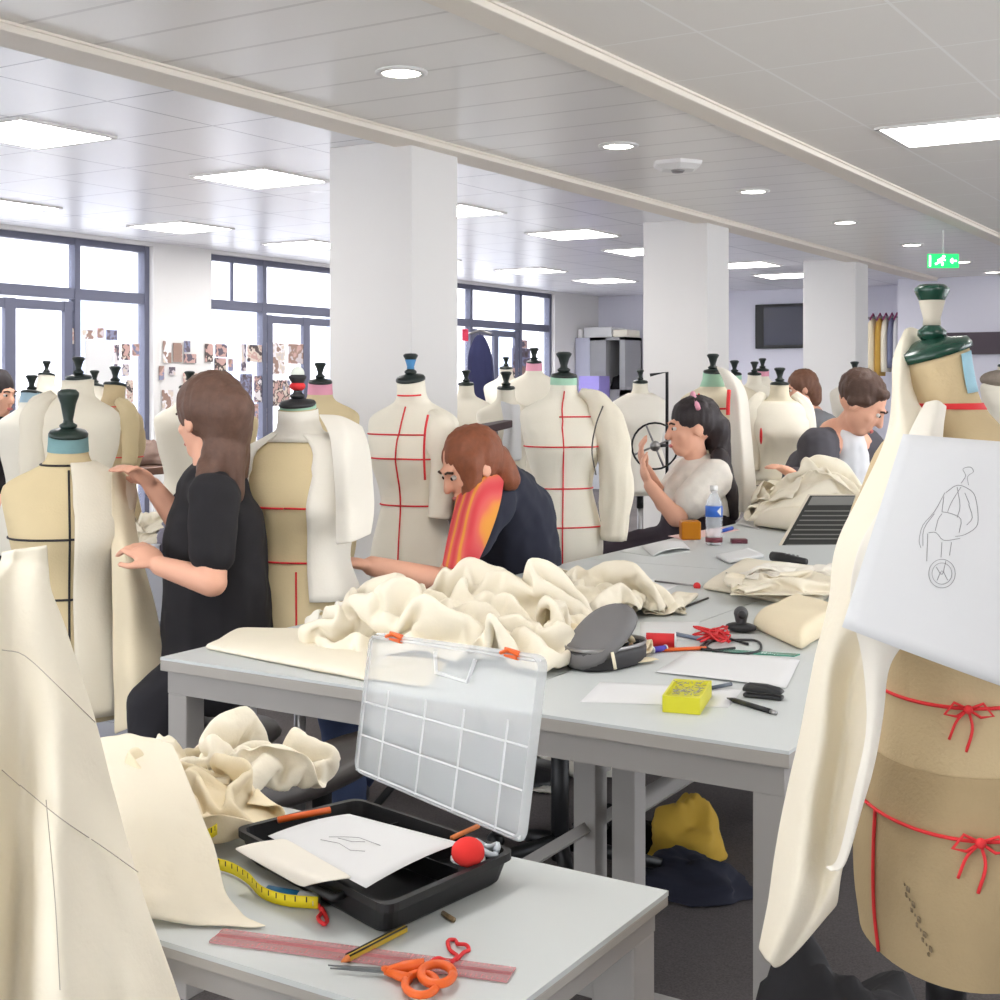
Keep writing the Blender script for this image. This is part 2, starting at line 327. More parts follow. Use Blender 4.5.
# ------------------------------------------------------------------ crumpled cloth: let pieces of muslin settle once, keep their shapes
CLOTH = {}
def settle(key, n, size, eul, seed, rump, walls=None, frames=110, stiff=1.0, z0=.05):
    tmp = []
    bpy.ops.mesh.primitive_plane_add(size=6); fl = bpy.context.object; tmp.append(fl)
    fl.modifiers.new('c', 'COLLISION'); fl.collision.thickness_outer = .006; fl.collision.cloth_friction = 30
    if walls:
        for ax, sg_ in ((0, -1), (0, 1), (1, -1), (1, 1)):
            h = walls[ax]; st_ = size[ax]*.5+.05
            bpy.ops.mesh.primitive_cube_add(size=1); b_ = bpy.context.object; tmp.append(b_)
            b_.scale = (.1, 3, 1.2) if ax == 0 else (3, .1, 1.2); p = [0, 0, .6]
            for v, f in ((st_+.05, 5), (h+.05, frames-25), (h+.35, frames)):
                p[ax] = sg_*v; b_.location = p; b_.keyframe_insert('location', frame=f)
            b_.modifiers.new('c', 'COLLISION'); b_.collision.thickness_outer = .008
    sx, sy = size; mm = int(n*sy/sx); R = Matrix.Rotation(eul[2], 3, 'Z') @ Matrix.Rotation(eul[1], 3, 'Y') @ Matrix.Rotation(eul[0], 3, 'X'); vs = []
    for j in range(mm+1):
        for i in range(n+1):
            p = Vector(((i/n-.5)*sx, (j/mm-.5)*sy, 0)); q = noise.noise_vector(p*3+Vector((seed*7.3, seed, 0)))
            vs.append(R @ (p+Vector((q.x*.3, q.y*.3, q.z))*rump))
    zm = min(v.z for v in vs)
    me = bpy.data.meshes.new('settle'); me.from_pydata([(v.x, v.y, v.z-zm+z0) for v in vs], [], [(j*(n+1)+i, j*(n+1)+i+1, j*(n+1)+i+n+2, j*(n+1)+i+n+1) for j in range(mm) for i in range(n)])
    o = bpy.data.objects.new('settle', me); COL.objects.link(o); tmp.append(o)
    cm = o.modifiers.new('cloth', 'CLOTH'); s = cm.settings
    s.quality = 7; s.mass = .2; s.tension_stiffness = 15; s.compression_stiffness = 15; s.shear_stiffness = 8; s.bending_stiffness = stiff; s.air_damping = 2
    s.tension_damping = 8; s.shear_damping = 8; s.compression_damping = 8; s.bending_damping = 1
    c = cm.collision_settings; c.use_self_collision = True; c.self_distance_min = .006; c.distance_min = .006; c.collision_quality = 4; c.self_friction = 8
    cm.point_cache.frame_end = frames
    for f in range(1, frames+1): S.frame_set(f)
    ev = o.evaluated_get(bpy.context.evaluated_depsgraph_get()); a = np.array([v.co[:] for v in ev.data.vertices])
    a[:, 0] -= a[:, 0].mean(); a[:, 1] -= a[:, 1].mean(); a[:, 2] -= a[:, 2].min()
    CLOTH[key] = (n, mm, a.reshape(mm+1, n+1, 3))
    for t in tmp:
        d = t.data; bpy.data.objects.remove(t, do_unlink=True); bpy.data.meshes.remove(d)
    S.frame_set(1)
settle('w1', 64, (1.3, 1.1), (.1, .1, .3), 1, .18, (.36, .27), 110, 1.0)
settle('w2', 52, (.95, .9), (.1, .2, .5), 2, .18, (.22, .2), 110, 1.0)
settle('w3', 48, (1.2, 1.0), (.1, .2, .2), 3, .15, (.42, .3), 110, 2.5)
settle('h1', 52, (1.3, 1.0), (1.35, .35, 0), 1, .12, None, 70, 1.0, .02)
settle('h3', 44, (1.1, .7), (.25, 1.1, .3), 3, .16, None, 70, 1.0, .02)
# ------------------------------------------------------------------ work tables
def table(name, x0, x1, y0, y1, z, label, legs, rails=(), top=.03, ap=.05):
    e = empty(name, ((x0+x1)/2, (y0+y1)/2, 0), label, 'table', 'grey work tables')
    MB().bb(x0, x1, y0, y1, z-.006, z).build('tabletop', table_top, e, smooth=False)
    MB().bb(x0, x1, y0, y1, z-top, z-.006).build('edge_band', table_edge, e, smooth=False, bevel=.002)
    a = MB(); i = .012
    a.bb(x0+i, x1-i, y0+i, y0+i+.03, z-top-ap, z-top); a.bb(x0+i, x1-i, y1-i-.03, y1-i, z-top-ap, z-top)
    a.bb(x0+i, x0+i+.03, y0+i+.03, y1-i-.03, z-top-ap, z-top); a.bb(x1-i-.03, x1-i, y0+i+.03, y1-i-.03, z-top-ap, z-top)
    a.build('apron', table_leg, e, smooth=False)
    for lx, ly in legs:
        MB().bb(lx-.028, lx+.028, ly-.028, ly+.028, 0, z-top-ap).build('leg', table_leg, e, smooth=False, bevel=.003)
    if rails:
        r = MB()
        for (xa, ya, xb, yb, zr) in rails: r.tube([(xa, ya, zr), (xb, yb, zr)], .016, 4)
        r.build('foot_rail', table_leg, e, smooth=False)
    return e
TX0, TXM, TX1, TY0, TYM, TY1 = -2.2, -1.36, -.755, 2.115, 4.1, 6.02
TZ = .75
g = .040
table('work_table', TX0, TXM-.002, TY0, TYM-.004, TZ, 'long grey work table under the large heap of crumpled muslin', [(TX0+g, TY0+g), (TX0+g, TYM-g), (TXM-.04, TY0+.52), (TXM-.04, TYM-g)], [(TXM-.04, TY0+.06, TXM-.04, TYM-.1, .37)])
table('work_table', TXM+.002, TX1, TY0, TYM-.004, TZ, 'long grey work table under the yellow pin box and pencil case', [(TX1-g, TY0+g), (TX1-g, TYM-g), (TXM+.055, TY0+.52), (TXM+.055, TYM-g)], [(TXM+.06, TY0+.44, TX1+.3, TY0+.44, .06), (TXM+.055, TY0+.52, TXM+.055, TYM-.1, .41)])
table('work_table', TX0, TXM-.002, TYM, TY1, TZ, 'grey work table beyond the large muslin heap, holding the water bottle', [(TX0+g, TYM+g), (TX0+g, TY1-g), (TXM-g, TYM+g), (TXM-g, TY1-g)])
table('work_table', TXM+.002, TX1, TYM, TY1, TZ, 'grey work table under the laptop and the farthest muslin pile', [(TXM+g, TYM+g), (TX1-g, TYM+g), (TXM+g, TY1-g), (TX1-g, TY1-g)])
SX0, SX1, SY0, SY1 = -1.75, -.668, 1.035, 1.455
table('side_table', SX0, SX1, SY0, SY1, TZ, 'small grey work table in the foreground carrying the open toolbox', [(SX0+g, SY0+g), (SX0+g, SY1-g), (SX1-g, SY0+g), (SX1-g, SY1-g)], top=.018, ap=.028)

# ------------------------------------------------------------------ dress forms
PROF = [  # height, half width, front depth, back depth, forward shift
    (0, .150, .098, .115, 0), (.06, .162, .105, .125, 0), (.13, .165, .106, .127, 0), (.20, .155, .102, .113, 0), (.28, .134, .094, .088, 0),
    (.345, .120, .088, .078, 0), (.41, .130, .096, .085, 0), (.47, .148, .118, .092, 0), (.51, .157, .132, .096, 0), (.555, .165, .122, .100, 0),
    (.60, .174, .102, .102, 0), (.635, .178, .085, .098, 0), (.66, .170, .072, .088, 0), (.68, .142, .062, .075, .0), (.698, .104, .054, .064, .0),
    (.715, .072, .05, .056, .004), (.735, .058, .049, .05, .01), (.77, .053, .048, .046, .015), (.80, .052, .048, .044, .018)]
ZS = [p[0] for p in PROF]
def prof(z):
    z = max(0, min(.80, z)); i = max(0, min(len(ZS)-2, np.searchsorted(ZS, z)-1))
    a, b_ = PROF[i], PROF[i+1]; A = PROF[max(0, i-1)]; B = PROF[min(len(PROF)-1, i+2)]
    t = (z-a[0])/(b_[0]-a[0]); h = b_[0]-a[0]; out = []
    for k in range(1, 5):
        ma = (b_[k]-A[k])/max(1e-6, b_[0]-A[0]); mb = (B[k]-a[k])/max(1e-6, B[0]-a[0])
        t2, t3 = t*t, t*t*t
        out.append((2*t3-3*t2+1)*a[k]+(t3-2*t2+t)*h*ma+(-2*t3+3*t2)*b_[k]+(t3-t2)*h*mb)
    return out
class Form: pass
def form(px, d, ny, face, label, mat, s=.9, tapes=(), verts=(), tmat=None, knob=None, neck=None, neckmat=None, name='dress_form', stand=True, tr=.0022,
         lower=None, capmat=None, tilt=.16, cat='dress form', group=None, plates=False, kn=1.0, kh=.68):
    F = Form(); c = ad(px, ny, d); F.s = s; F.zb = c.z-.80*s; F.c = Vector((c.x, c.y, 0)); a = math.radians(face)
    F.fr = (-FW*math.cos(a)+RT*math.sin(a)); F.sd = (RT*math.cos(a)+FW*math.sin(a)); F.label = label; F.d = d
    def P(z, ph, off=0):
        w, f, b_, sh = prof(z); n = 2.25 if z < .6 else 2.0
        cs, sn = math.cos(ph), math.sin(ph); q = 2/n
        x = (w+off)*math.copysign(abs(sn)**q, sn); y = ((f if cs > 0 else b_)+off)*math.copysign(abs(cs)**q, cs)
        if cs > 0:                           # two breasts
            g_ = math.exp(-((z-.505)/.05)**2)
            y += .014*g_*(math.exp(-((abs(ph)-.6)/.3)**2)-.55*math.exp(-(ph/.22)**2))
        zz = z
        if z > .7: zz = z-tilt*(y)*((z-.7)/.1)
        return F.c+F.sd*(x*s)+F.fr*((y+sh)*s)+UP*(F.zb+zz*s)
    F.P = P
    e = F.root = empty(name, F.c, label, cat, group or 'tailors dress forms')
    n = 40
    m = MB(); zs = [0+.8*k/56 for k in range(57)]
    m.loft([[P(z, 2*PI*i/n) for i in range(n)] for z in zs]); m.build('torso', mat, e)
    if lower:
        zt, lm = lower; r = [[P(zt*k/12-.002 if k == 0 else zt*k/12, 2*PI*i/n, .0035) for i in range(n)] for k in range(13)]
        MB().loft(r, False, False).build('hip_cover', lm, e)
    # neck cap and handle
    top = P(.80, 0)*.5+P(.80, PI)*.5; nx = (P(.80, 0)-P(.80, PI)).normalized(); ny_ = F.sd; nz = nx.cross(ny_); nz = nz if nz.z > 0 else -nz
    MB().lathe([(0, -.004), (.054*s, -.004), (.054*s, .002), (.05*s, .008), (.03*s, .012), (.018*s, .017), (0, .017)], top, 24, (nx, ny_, nz)).build('neck_cap', capmat or (knob or black_knob), e)
    k = kn*s*.92; hh_ = kn*kh*.9
    kp = [(0, .015), (.016*k, .017), (.024*k, .025), (.024*k, .032), (.014*k, .04), (.013*k, .05), (.021*k, .05+.045*hh_), (.029*k, .05+.068*hh_), (.029*k, .05+.076*hh_), (.021*k, .05+.085*hh_), (0, .05+.087*hh_)]
    kp = [(a_, b_*.8) for a_, b_ in kp]
    F.top = top; F.kp = kp
    MB().lathe(kp, top, 20).build('handle', knob or black_knob, e)
    if neck: MB().loft([[P(z, 2*PI*i/32, .002) for i in range(32)] for z in (neck[0], (neck[0]+neck[1])/2, neck[1])], False, False).build('neck_band', neckmat, e)
    tm = tmat or red
    for tp in tapes:
        z, p0, p1 = (tp, 0, 2*PI) if not isinstance(tp, tuple) else (tp[0], math.radians(tp[1]), math.radians(tp[2]))
        MB().tube([P(z, p0+(p1-p0)*i/48, .0022+(.004 if lower and z < lower[0] else 0)) for i in range(49)], tr, 6).build('style_tape', tm, e)
    for v in verts:
        ph, z0, z1 = math.radians(v[0]), v[1], v[2]
        MB().tube([P(z0+(z1-z0)*i/30, ph+(math.radians(v[3])*i/30 if len(v) > 3 else 0), .0022+(.004 if lower and z0+(z1-z0)*i/30 < lower[0] else 0)) for i in range(31)], tr, 6).build('style_tape', tm, e)
    if plates:
        for sg_ in (-1, 1):
            c0 = P(.60, sg_*PI/2); MB().lathe([(0, .004), (.03*s, .004), (.048*s, -.004), (.05*s, -.015)], c0, 20, (F.fr, UP*1.25, F.sd*sg_)).build('armhole_plate', mat, e)
    if stand:
        q = Vector(F.c); z0 = F.zb+.01
        MB().lathe([(0, .05), (.017, .05), (.017, z0), (0, z0)], q, 12).build('pole', steel, e)
        MB().lathe([(0, z0-.10), (.024, z0-.10), (.024, z0-.02), (0, z0-.02)], q, 12).build('collar', black, e)
        for j in range(3):
            t = 2*PI*j/3+.4; u = Vector((math.cos(t), math.sin(t), 0))
            MB().tube([q+UP*.14, q+u*.08+UP*.10, q+u*.2+UP*.03], [.014, .013, .012], 8).build('leg', black, e)
    return F
def shell(F, z0, z1, a0, a1, off, name, mat, label, cat, flare=0, waves=0, amp=0, nz=24, na=28, th=.003, group=None, top=None, parent=None):
    rows = []
    for j in range(nz+1):
        t = j/nz; z = z0+(z1-z0)*t; row = []
        for i in range(na+1):
            u = i/na; ph = math.radians(a0+(a1-a0)*u)
            w = off+flare*(1-t)**1.5+amp*(1-t)*math.sin(waves*u*2*PI)+.003*noise.noise(Vector((u*6, t*5, z0*9)))
            p = F.P(max(z, 0), ph, w)
            if z < 0: p = p+UP*(z*F.s)
            row.append(p)
        rows.append(row)
    o = MB().grid(rows).build(name, mat, parent, solid=th)
    if parent is None: tag(o, label, cat, group)
    return o
def sleeve(pts, radii, name, mat, label, cat, group=None, wr=.006, n=24, seed=0, flat=.75, open_=True):
    cs = crom(pts, 8); N_ = len(cs); rr = crom([(r, 0, 0) for r in radii], 8); rings = []; pu = FW
    for i, c in enumerate(cs):
        t = (cs[min(i+1, N_-1)]-cs[max(i-1, 0)]).normalized(); u = (pu-t*pu.dot(t)).normalized(); w = t.cross(u)
        r = max(.004, rr[i].x)
        rings.append([c+(u*(math.cos(2*PI*k/n)*flat)+w*math.sin(2*PI*k/n))*(r+wr*noise.noise(Vector((math.cos(2*PI*k/n)*2+seed, math.sin(2*PI*k/n)*2, i*.22)))*2) for k in range(n)])
    m = MB(); m.loft(rings, True, not open_)
    return tag(m.build(name, mat, None, solid=.002 if open_ else 0), label, cat, group)
def sheet(rows, name, mat, label, cat, group=None, th=.003, wr=0, sub=1, seed=0, wf=9, parent=None, dirv=None):
    dv = dirv or -FW; R = []
    for j, row in enumerate(rows):
        R.append([p+dv*(wr*(noise.noise(p*wf+Vector((seed, 0, 0)))+.5*noise.noise(p*wf*2.3+Vector((0, seed, 0))))) for p in row])
    o = MB().grid(R).build(name, mat, parent, solid=th, sub=sub)
    if parent is None: tag(o, label, cat, group)
    return o
def rowgrid(spec, n=14, m=3):                # control rows of (px, py, d) -> smooth dense grid
    rs = [crom([ad(*q) for q in r], max(1, n//(len(r)-1))) for r in spec]
    k = min(len(r) for r in rs); cols = [crom([r[min(i, len(r)-1)] for r in rs], m) for i in range(k)]
    return [[cols[i][j] for i in range(k)] for j in range(len(cols[0]))]

rads = math.radians
# A: the large form on the right
FA = form(946, 1.6, 352, -84, 'tall beige linen dress form at right with red tape bows and a pinned sketch', linen, s=.882, tapes=(.345, .19), verts=((6, .0, .19),), knob=green_metal, lower=(.262, linen_dark), tilt=.30, kn=.86, kh=.78)
e = FA.root
MB().loft([[FA.P(.723, 2*PI*i/40, .0035)+UP*(.004*math.cos(2*PI*i/40)) for i in range(40)], [FA.P(.731, 2*PI*i/40, .0035)+UP*(.004*math.cos(2*PI*i/40)) for i in range(40)]], False, False).build('neck_tape', red, e)
lab = M('blue_label', (150, 190, 205), .7, 0, .1, 40)
ph0 = rads(108)
MB().grid([[FA.P(.742+.05*k/4, ph0+rads(28)*i/6, .003) for i in range(7)] for k in range(5)]).build('size_label', lab, e, solid=.001)
tapebeige = M('masking_tape', (190, 182, 166), .8, 0, .1, 30)
MB().lathe([(r_+.0008, z_) for r_, z_ in FA.kp[4:7]], FA.top+UP*.0003, 24).build('handle_tape', tapebeige, e)
def bow(F, z, ph, off=.006, k=1.0, parent=None):
    c = F.P(z, ph, off); o = (F.P(z, ph, .05)-F.P(z, ph, 0)).normalized(); sd = (F.P(z, ph+.05)-F.P(z, ph-.05)).normalized(); m = MB()
    for sg_ in (-1, 1):
        m.tube([c, c+sd*(sg_*.012*k)+UP*.006*k+o*.004, c+sd*(sg_*.020*k)-UP*.004*k+o*.006, c+sd*(sg_*.010*k)-UP*.006*k+o*.004, c], .0013*k, 6)
    m.tube(crom([c, c+sd*.003*k-UP*.016*k+o*.004, c-sd*.002*k-UP*.036*k+o*.003], 5), .0013*k, 6)
    m.tube(crom([c, c-sd*.010*k-UP*.010*k+o*.004, c-sd*.016*k-UP*.026*k+o*.003], 5), .0013*k, 6); m.ell(c+o*.002, .004*k)
    return m.build('tape_bow', red, parent or F.root)
bow(FA, .345, rads(76), k=1.3); bow(FA, .19, rads(77), .01, k=1.5)
st = MB()
for i in range(15):
    st.box(FA.P(.115-.0055*i-.008*math.sin(i*2.1), rads(30+1.2*i), .0042), (.0010, .002+.003*(i % 3), .003+.003*((i*7) % 3)/2), (FA.fr, FA.sd, UP))
st.build('faded_stamp', M('stamp_ink', (128, 112, 88), .9, 0, .3, 60), e)

# C: left form, black tapes, right half under muslin
bluecloth = M('blue_band', (122, 158, 160), .9, 0, .1, 40)
FC = form(68, 3.62, 434, 20, 'tan linen dress form at left with black tapes and a blue neck band', linen_tan, s=.96, tapes=(.515, .345, .16, .715), verts=((0, 0, .70),), tmat=black_tape, tr=.003, knob=M('dark_green_knob', (38, 52, 46), .4), neck=(.752, .80), neckmat=bluecloth, tilt=.2, kn=1.1, kh=1.2)
shell(FC, .02, .725, 3, 100, .010, 'muslin_toile', muslin, 'flat muslin half bodice pinned over the right side of the black taped form', 'muslin cloth', flare=.012, waves=1, amp=.004)
sheet(rowgrid([[(112, 470, 3.6), (120, 468, 3.62), (128, 470, 3.68)], [(112, 520, 3.56), (124, 520, 3.58), (136, 528, 3.62)], [(112, 580, 3.54), (128, 575, 3.50), (146, 570, 3.55)], [(113, 640, 3.54), (132, 640, 3.48), (158, 620, 3.55)], [(114, 700, 3.54), (136, 700, 3.47), (168, 668, 3.55)], [(114, 735, 3.54), (136, 722, 3.47), (172, 676, 3.55)]], 16, 5),
      'muslin_length', muslin_warm, 'hanging muslin skirt length held by the person in the black T-shirt', 'muslin cloth', wr=.012, wf=6)
# H: form with red tapes and pale toile
FH = form(300, 3.72, 404, -12, 'beige dress form with a green trimmed neck and pale open toile', linen_tan, s=.95, tapes=(.505, .345, .04), verts=((8, 0, .32),), tr=.0028, neck=(.788, .80), neckmat=M('mint_band', (165, 205, 180), .9), knob=M('ribboned_knob', (40, 40, 42), .5), kn=1.0)
bow(FH, .345, rads(-62), .008, 1.6)
MB().loft([[FH.P(z, 2*PI*i/32, .006) for i in range(32)] for z in (.69, .705, .725, .75, .785)], False, False).build('muslin_collar', muslin_pale, FH.root, solid=.002)
MB().ell(FH.top+UP*.05+RT*.0, (.022, .022, .014)).build('red_ribbon', red, FH.root); MB().ell(FH.top+UP*.085, (.019, .019, .02)).build('pale_tape', M('pale_tape', (220, 225, 215)), FH.root)
MB().lathe([(0, -.02), (.012, -.018), (.014, 0), (.008, .01), (0, .01)], Vector((FH.c.x, FH.c.y, .46))-FW*.03, 12, (UP, RT, -FW)).build('clamp_knob', M('yellow_knob', (200, 190, 60), .5), FH.root)
shell(FH, .24, .715, 22, 178, .012, 'muslin_toile', muslin_pale, 'pale open fronted muslin jacket half on the right of the green necked form', 'muslin cloth', flare=.02, waves=2, amp=.008)
shell(FH, .30, .715, -38, -100, .010, 'muslin_toile', muslin_pale, 'narrow pale muslin strip down the left of the green necked form', 'muslin cloth', flare=.01, waves=1, amp=.004)
sheet(rowgrid([[(318, 414, 3.66), (342, 416, 3.66), (362, 426, 3.72)], [(330, 440, 3.58), (350, 437, 3.57), (370, 450, 3.66)], [(335, 490, 3.57), (350, 486, 3.545), (374, 492, 3.64)], [(335, 520, 3.57), (352, 518, 3.54), (374, 515, 3.62)], [(336, 545, 3.57), (352, 542, 3.54), (371, 534, 3.6)]], 16, 5),
      'muslin_sleeve_piece', muslin_pale, 'pale muslin sleeve piece hanging from the right shoulder of the green necked form', 'muslin cloth', wr=.015, wf=7)
# I
FI = form(413, 4.28, 379, -22, 'cream red taped dress form in front of the near column', linen_white, s=.88, tapes=(.60, .515, .345, (.745, -40, 60)), verts=((-2, 0, .70), (58, .35, .64)), tr=.0026, knob=black_knob, tilt=.25)
MB().lathe([(r_+.001, z_) for r_, z_ in FI.kp[4:7]], FI.top, 20).build('handle_label', M('blue_tape', (70, 130, 180), .6), FI.root)
sleeve([ad(433, 412, 4.22), ad(441, 432, 4.18), ad(444, 465, 4.17), ad(442, 500, 4.17), ad(440, 518, 4.17)], [.018, .052, .044, .040, .036], 'muslin_sleeve', linen_white, 'stuffed cream sleeve with a red line on the form in front of the near column', 'sleeve', wr=.003)
MB().tube(crom([ad(428, 415, 4.13), ad(425, 432, 4.11), ad(424, 455, 4.11), ad(425, 480, 4.11)], 5), .004, 6).build('armhole_tape', red, FI.root)
# J
FJ = form(563, 5.02, 376, 8, 'ivory dress form with red grid tapes and mint neck behind the muslin heap', linen_white, s=.92, tapes=(.515, .345, .19, (.635, -10, 70)), verts=((-6, 0, .74),), tr=.0028, neck=(.765, .80), neckmat=MATS['mint_band'], knob=black_knob, tilt=.1, kn=1.2)
sleeve([ad(580, 391, 4.99), ad(600, 405, 4.98), ad(613, 440, 4.96), ad(616, 490, 4.96), ad(614, 540, 4.97)], [.012, .042, .062, .056, .046], 'muslin_sleeve', muslin, 'long muslin sleeve hanging from the right shoulder of the red gridded ivory form', 'sleeve', wr=.008, seed=3)
MB().tube(crom([ad(603, 406, 4.87), ad(596, 425, 4.85), ad(592, 450, 4.85), ad(596, 475, 4.86)], 5), .003, 6).build('gap_shade', M('pencil', (90, 84, 78)), FJ.root)  # pencil-dark strip painted for the shaded gap between sleeve and torso
# K
FK = form(712, 6.75, 372, 6, 'cream dress form with red tapes behind the woman in white, by the second column', linen_pale, s=.92, tapes=(.60, .35), verts=((-36, .35, .68),), tr=.005, neck=(.72, .80), neckmat=MATS['mint_band'], knob=black_knob, kn=1.25)
sheet(rowgrid([[(716, 366, 6.66), (728, 370, 6.62), (740, 380, 6.7)], [(728, 395, 6.55), (738, 392, 6.5), (748, 398, 6.62)], [(730, 440, 6.55), (742, 440, 6.46), (752, 442, 6.6)], [(731, 480, 6.54), (744, 482, 6.46), (756, 480, 6.6)], [(731, 510, 6.54), (744, 513, 6.46), (758, 508, 6.6)]], 16, 5),
      'muslin_cape', muslin_pale, 'white muslin cape front hanging down the right of the form behind the woman in white', 'muslin cloth', wr=.02, wf=5)
MB().tube(crom([ad(729, 390, 6.47), ad(728, 405, 6.45), ad(728, 415, 6.45)], 4), .010, 6).build('armhole_tape', red, FK.root)
# L
FL = form(779, 7.3, 384, 0, 'grey beige dress form in a sleeved muslin jacket before the far column', linen_pale, s=.95, tapes=(.515, .22, .14), tmat=M('grey_tape', (120, 112, 104)), tr=.003, knob=black_knob, kn=1.2, tilt=.05)
shell(FL, .25, .70, -170, 170, .012, 'muslin_jacket', linen_white, 'closed muslin jacket body on the form before the far column', 'muslin cloth', na=40)
for sx, q in ((-1, 'left'), (1, 'right')):
    sleeve([ad(779+sx*15, 394, 7.3), ad(779+sx*25, 408, 7.28), ad(779+sx*28, 435, 7.26), ad(779+sx*27, 470, 7.26)], [.02, .048, .045, .038], 'jacket_sleeve', linen_white, '%s sleeve of the muslin jacket on the form before the far column' % q, 'sleeve', wr=.006, seed=sx)
MB().ell(ad(761, 436, 7.13), (.008, .006, .045)).build('red_pin_tape', red, FL.root)
# D, E and the other forms at the left
FD = form(76, 5.15, 378, 168, 'cream dress form in a high collared muslin jacket before the left window', linen_white, s=.93, tapes=(.50,), tmat=black_tape, tr=.004, knob=black_knob, kn=1.0, tilt=-.1)
shell(FD, .12, .79, 20, 340, .012, 'muslin_jacket', muslin, 'high collared muslin jacket on the form before the left window', 'muslin cloth', na=44, nz=30)
sleeve([ad(56, 396, 5.15), ad(40, 410, 5.12), ad(34, 440, 5.1), ad(33, 490, 5.1), ad(36, 540, 5.1)], [.02, .055, .055, .05, .045], 'jacket_sleeve', muslin, 'left hanging sleeve of the high collared muslin jacket', 'sleeve', wr=.006)
FE = form(112, 5.75, 385, 150, 'tan dress form with a thin red bust line at the edge of the left window', linen, s=.93, tapes=(.47, .70), tr=.0025, knob=black_knob, kn=1.0)
sleeve([ad(118, 400, 5.7), ad(128, 412, 5.66), ad(130, 435, 5.65), ad(129, 465, 5.65)], [.015, .038, .036, .03], 'linen_sleeve', linen_tan, 'padded tan sleeve on the form at the edge of the left window', 'sleeve', wr=.004)
form(29, 6.3, 393, 160, 'cream dress form with a pale blue neck behind the high collared jacket', linen_white, s=.95, neck=(.75, .80), neckmat=M('ice_band', (160, 185, 198), .9), kn=1.1)
form(45, 7.6, 375, 170, 'small pale dress form in front of the left window glass, farthest at that side', linen_white, s=.92)
form(93, 6.9, 386, 170, 'dress form almost hidden between the high collared jacket and the tan form', linen_white, s=.9)
form(188, 6.4, 388, 170, 'white dress form behind the long haired person, the left one of two', linen_white, s=.95)
form(226, 6.9, 392, 175, 'beige dress form behind the long haired person, the right one of two', linen_tan, s=.95)
pinkb = M('pink_band', (228, 160, 180), .9)
form(320, 5.6, 382, 10, 'dress form with a pink neck behind the green necked form', linen_tan, s=.93, neck=(.745, .80), neckmat=pinkb, knob=black_knob)
# between the near column and the ivory form
form(466, 8.2, 384, 0, 'grey white dress form standing just right of the near column', linen_white, s=.92, kn=1.1)
FW1 = form(506, 7.6, 388, 0, 'white dress form with a black lined paper front left of the ivory form', linen_white, s=.95, kn=1.3)
sheet(rowgrid([[(500, 400, 7.4), (512, 404, 7.36), (520, 404, 7.4)], [(504, 430, 7.4), (512, 430, 7.34), (521, 432, 7.4)], [(497, 460, 7.38), (510, 462, 7.34), (522, 460, 7.38)]], 8, 4), 'paper_pattern', paper, 'white paper pattern piece hung on the form left of the ivory form', 'paper pattern')
form(534, 8.8, 362, 0, 'pale dress form with a pink neck behind the left shoulder of the ivory form', linen_white, s=.95, neck=(.74, .80), neckmat=pinkb, kn=1.3)
form(506, 9.8, 368, 0, 'tiny white dress form in front of the far window, second from the coat', linen_white, s=.92)
# right of the ivory form
FX = form(640, 9.0, 382, 0, 'white draped dress form before the second column with a long white garment', linen_white, s=.95)
shell(FX, .02, .72, -175, 175, .02, 'muslin_gown', muslin_pale, 'long white muslin garment on the form before the second column', 'muslin cloth', flare=.03, waves=5, amp=.012, na=44)
form(734, 9.2, 374, 0, 'dress form with a green neck peeping out right of the second column', linen_pale, s=.92, neck=(.76, .80), neckmat=MATS['mint_band'], kn=1.3)
form(754, 9.6, 374, 0, 'pale dress form with a high handle under the wall screen, the left one of two', linen_white, s=.92, kn=1.2)
form(762, 10.2, 370, 0, 'dress form with a pink neck under the wall screen, the right one of two', linen_white, s=.92, neck=(.75, .80), neckmat=pinkb, kn=1.2)
FM = form(854, 10.0, 374, 0, 'white draped dress form with a red patch beside the far column', linen_white, s=.92, kn=1.3)
shell(FM, .1, .72, -175, 175, .016, 'muslin_drape', muslin_pale, 'white muslin drape on the form beside the far column', 'muslin cloth', flare=.02, waves=4, amp=.01, na=40)
MB().ell(ad(857, 379, 9.78), (.035, .02, .015)).build('red_patch', red, FM.root)

# muslin hanging from the left of the large form
sheet(rowgrid([
    [(905, 329, 1.62), (912, 327, 1.63), (922, 331, 1.65), (930, 338, 1.67)],
    [(893, 358, 1.59), (902, 352, 1.585), (911, 352, 1.60), (914, 360, 1.66)],
    [(892, 395, 1.56), (899, 392, 1.53), (909, 392, 1.545), (917, 398, 1.57)],
    [(887, 436, 1.53), (897, 432, 1.49), (912, 430, 1.485), (928, 420, 1.505)],
    [(864, 488, 1.50), (880, 486, 1.445), (905, 480, 1.425), (935, 470, 1.415)],
    [(836, 545, 1.48), (858, 545, 1.42), (890, 540, 1.39), (930, 530, 1.375)],
    [(829, 600, 1.48), (848, 602, 1.43), (880, 602, 1.395), (920, 600, 1.39)],
    [(815, 660, 1.49), (832, 662, 1.445), (858, 664, 1.47), (886, 660, 1.405)],
    [(802, 720, 1.49), (824, 722, 1.445), (846, 724, 1.475), (878, 716, 1.40)],
    [(788, 790, 1.49), (812, 792, 1.44), (836, 792, 1.475), (866, 778, 1.405)],
    [(776, 850, 1.49), (802, 856, 1.435), (828, 856, 1.465), (850, 838, 1.42)],
    [(767, 905, 1.49), (790, 912, 1.43), (815, 905, 1.455), (842, 872, 1.44)],
    [(758, 948, 1.49), (768, 962, 1.44), (784, 964, 1.45), (838, 905, 1.46)]], 24, 5),
    'muslin_drape', muslin, 'long cream muslin length hanging from the left shoulder of the large form at right', 'muslin cloth', wr=.007, wf=9, th=.002)
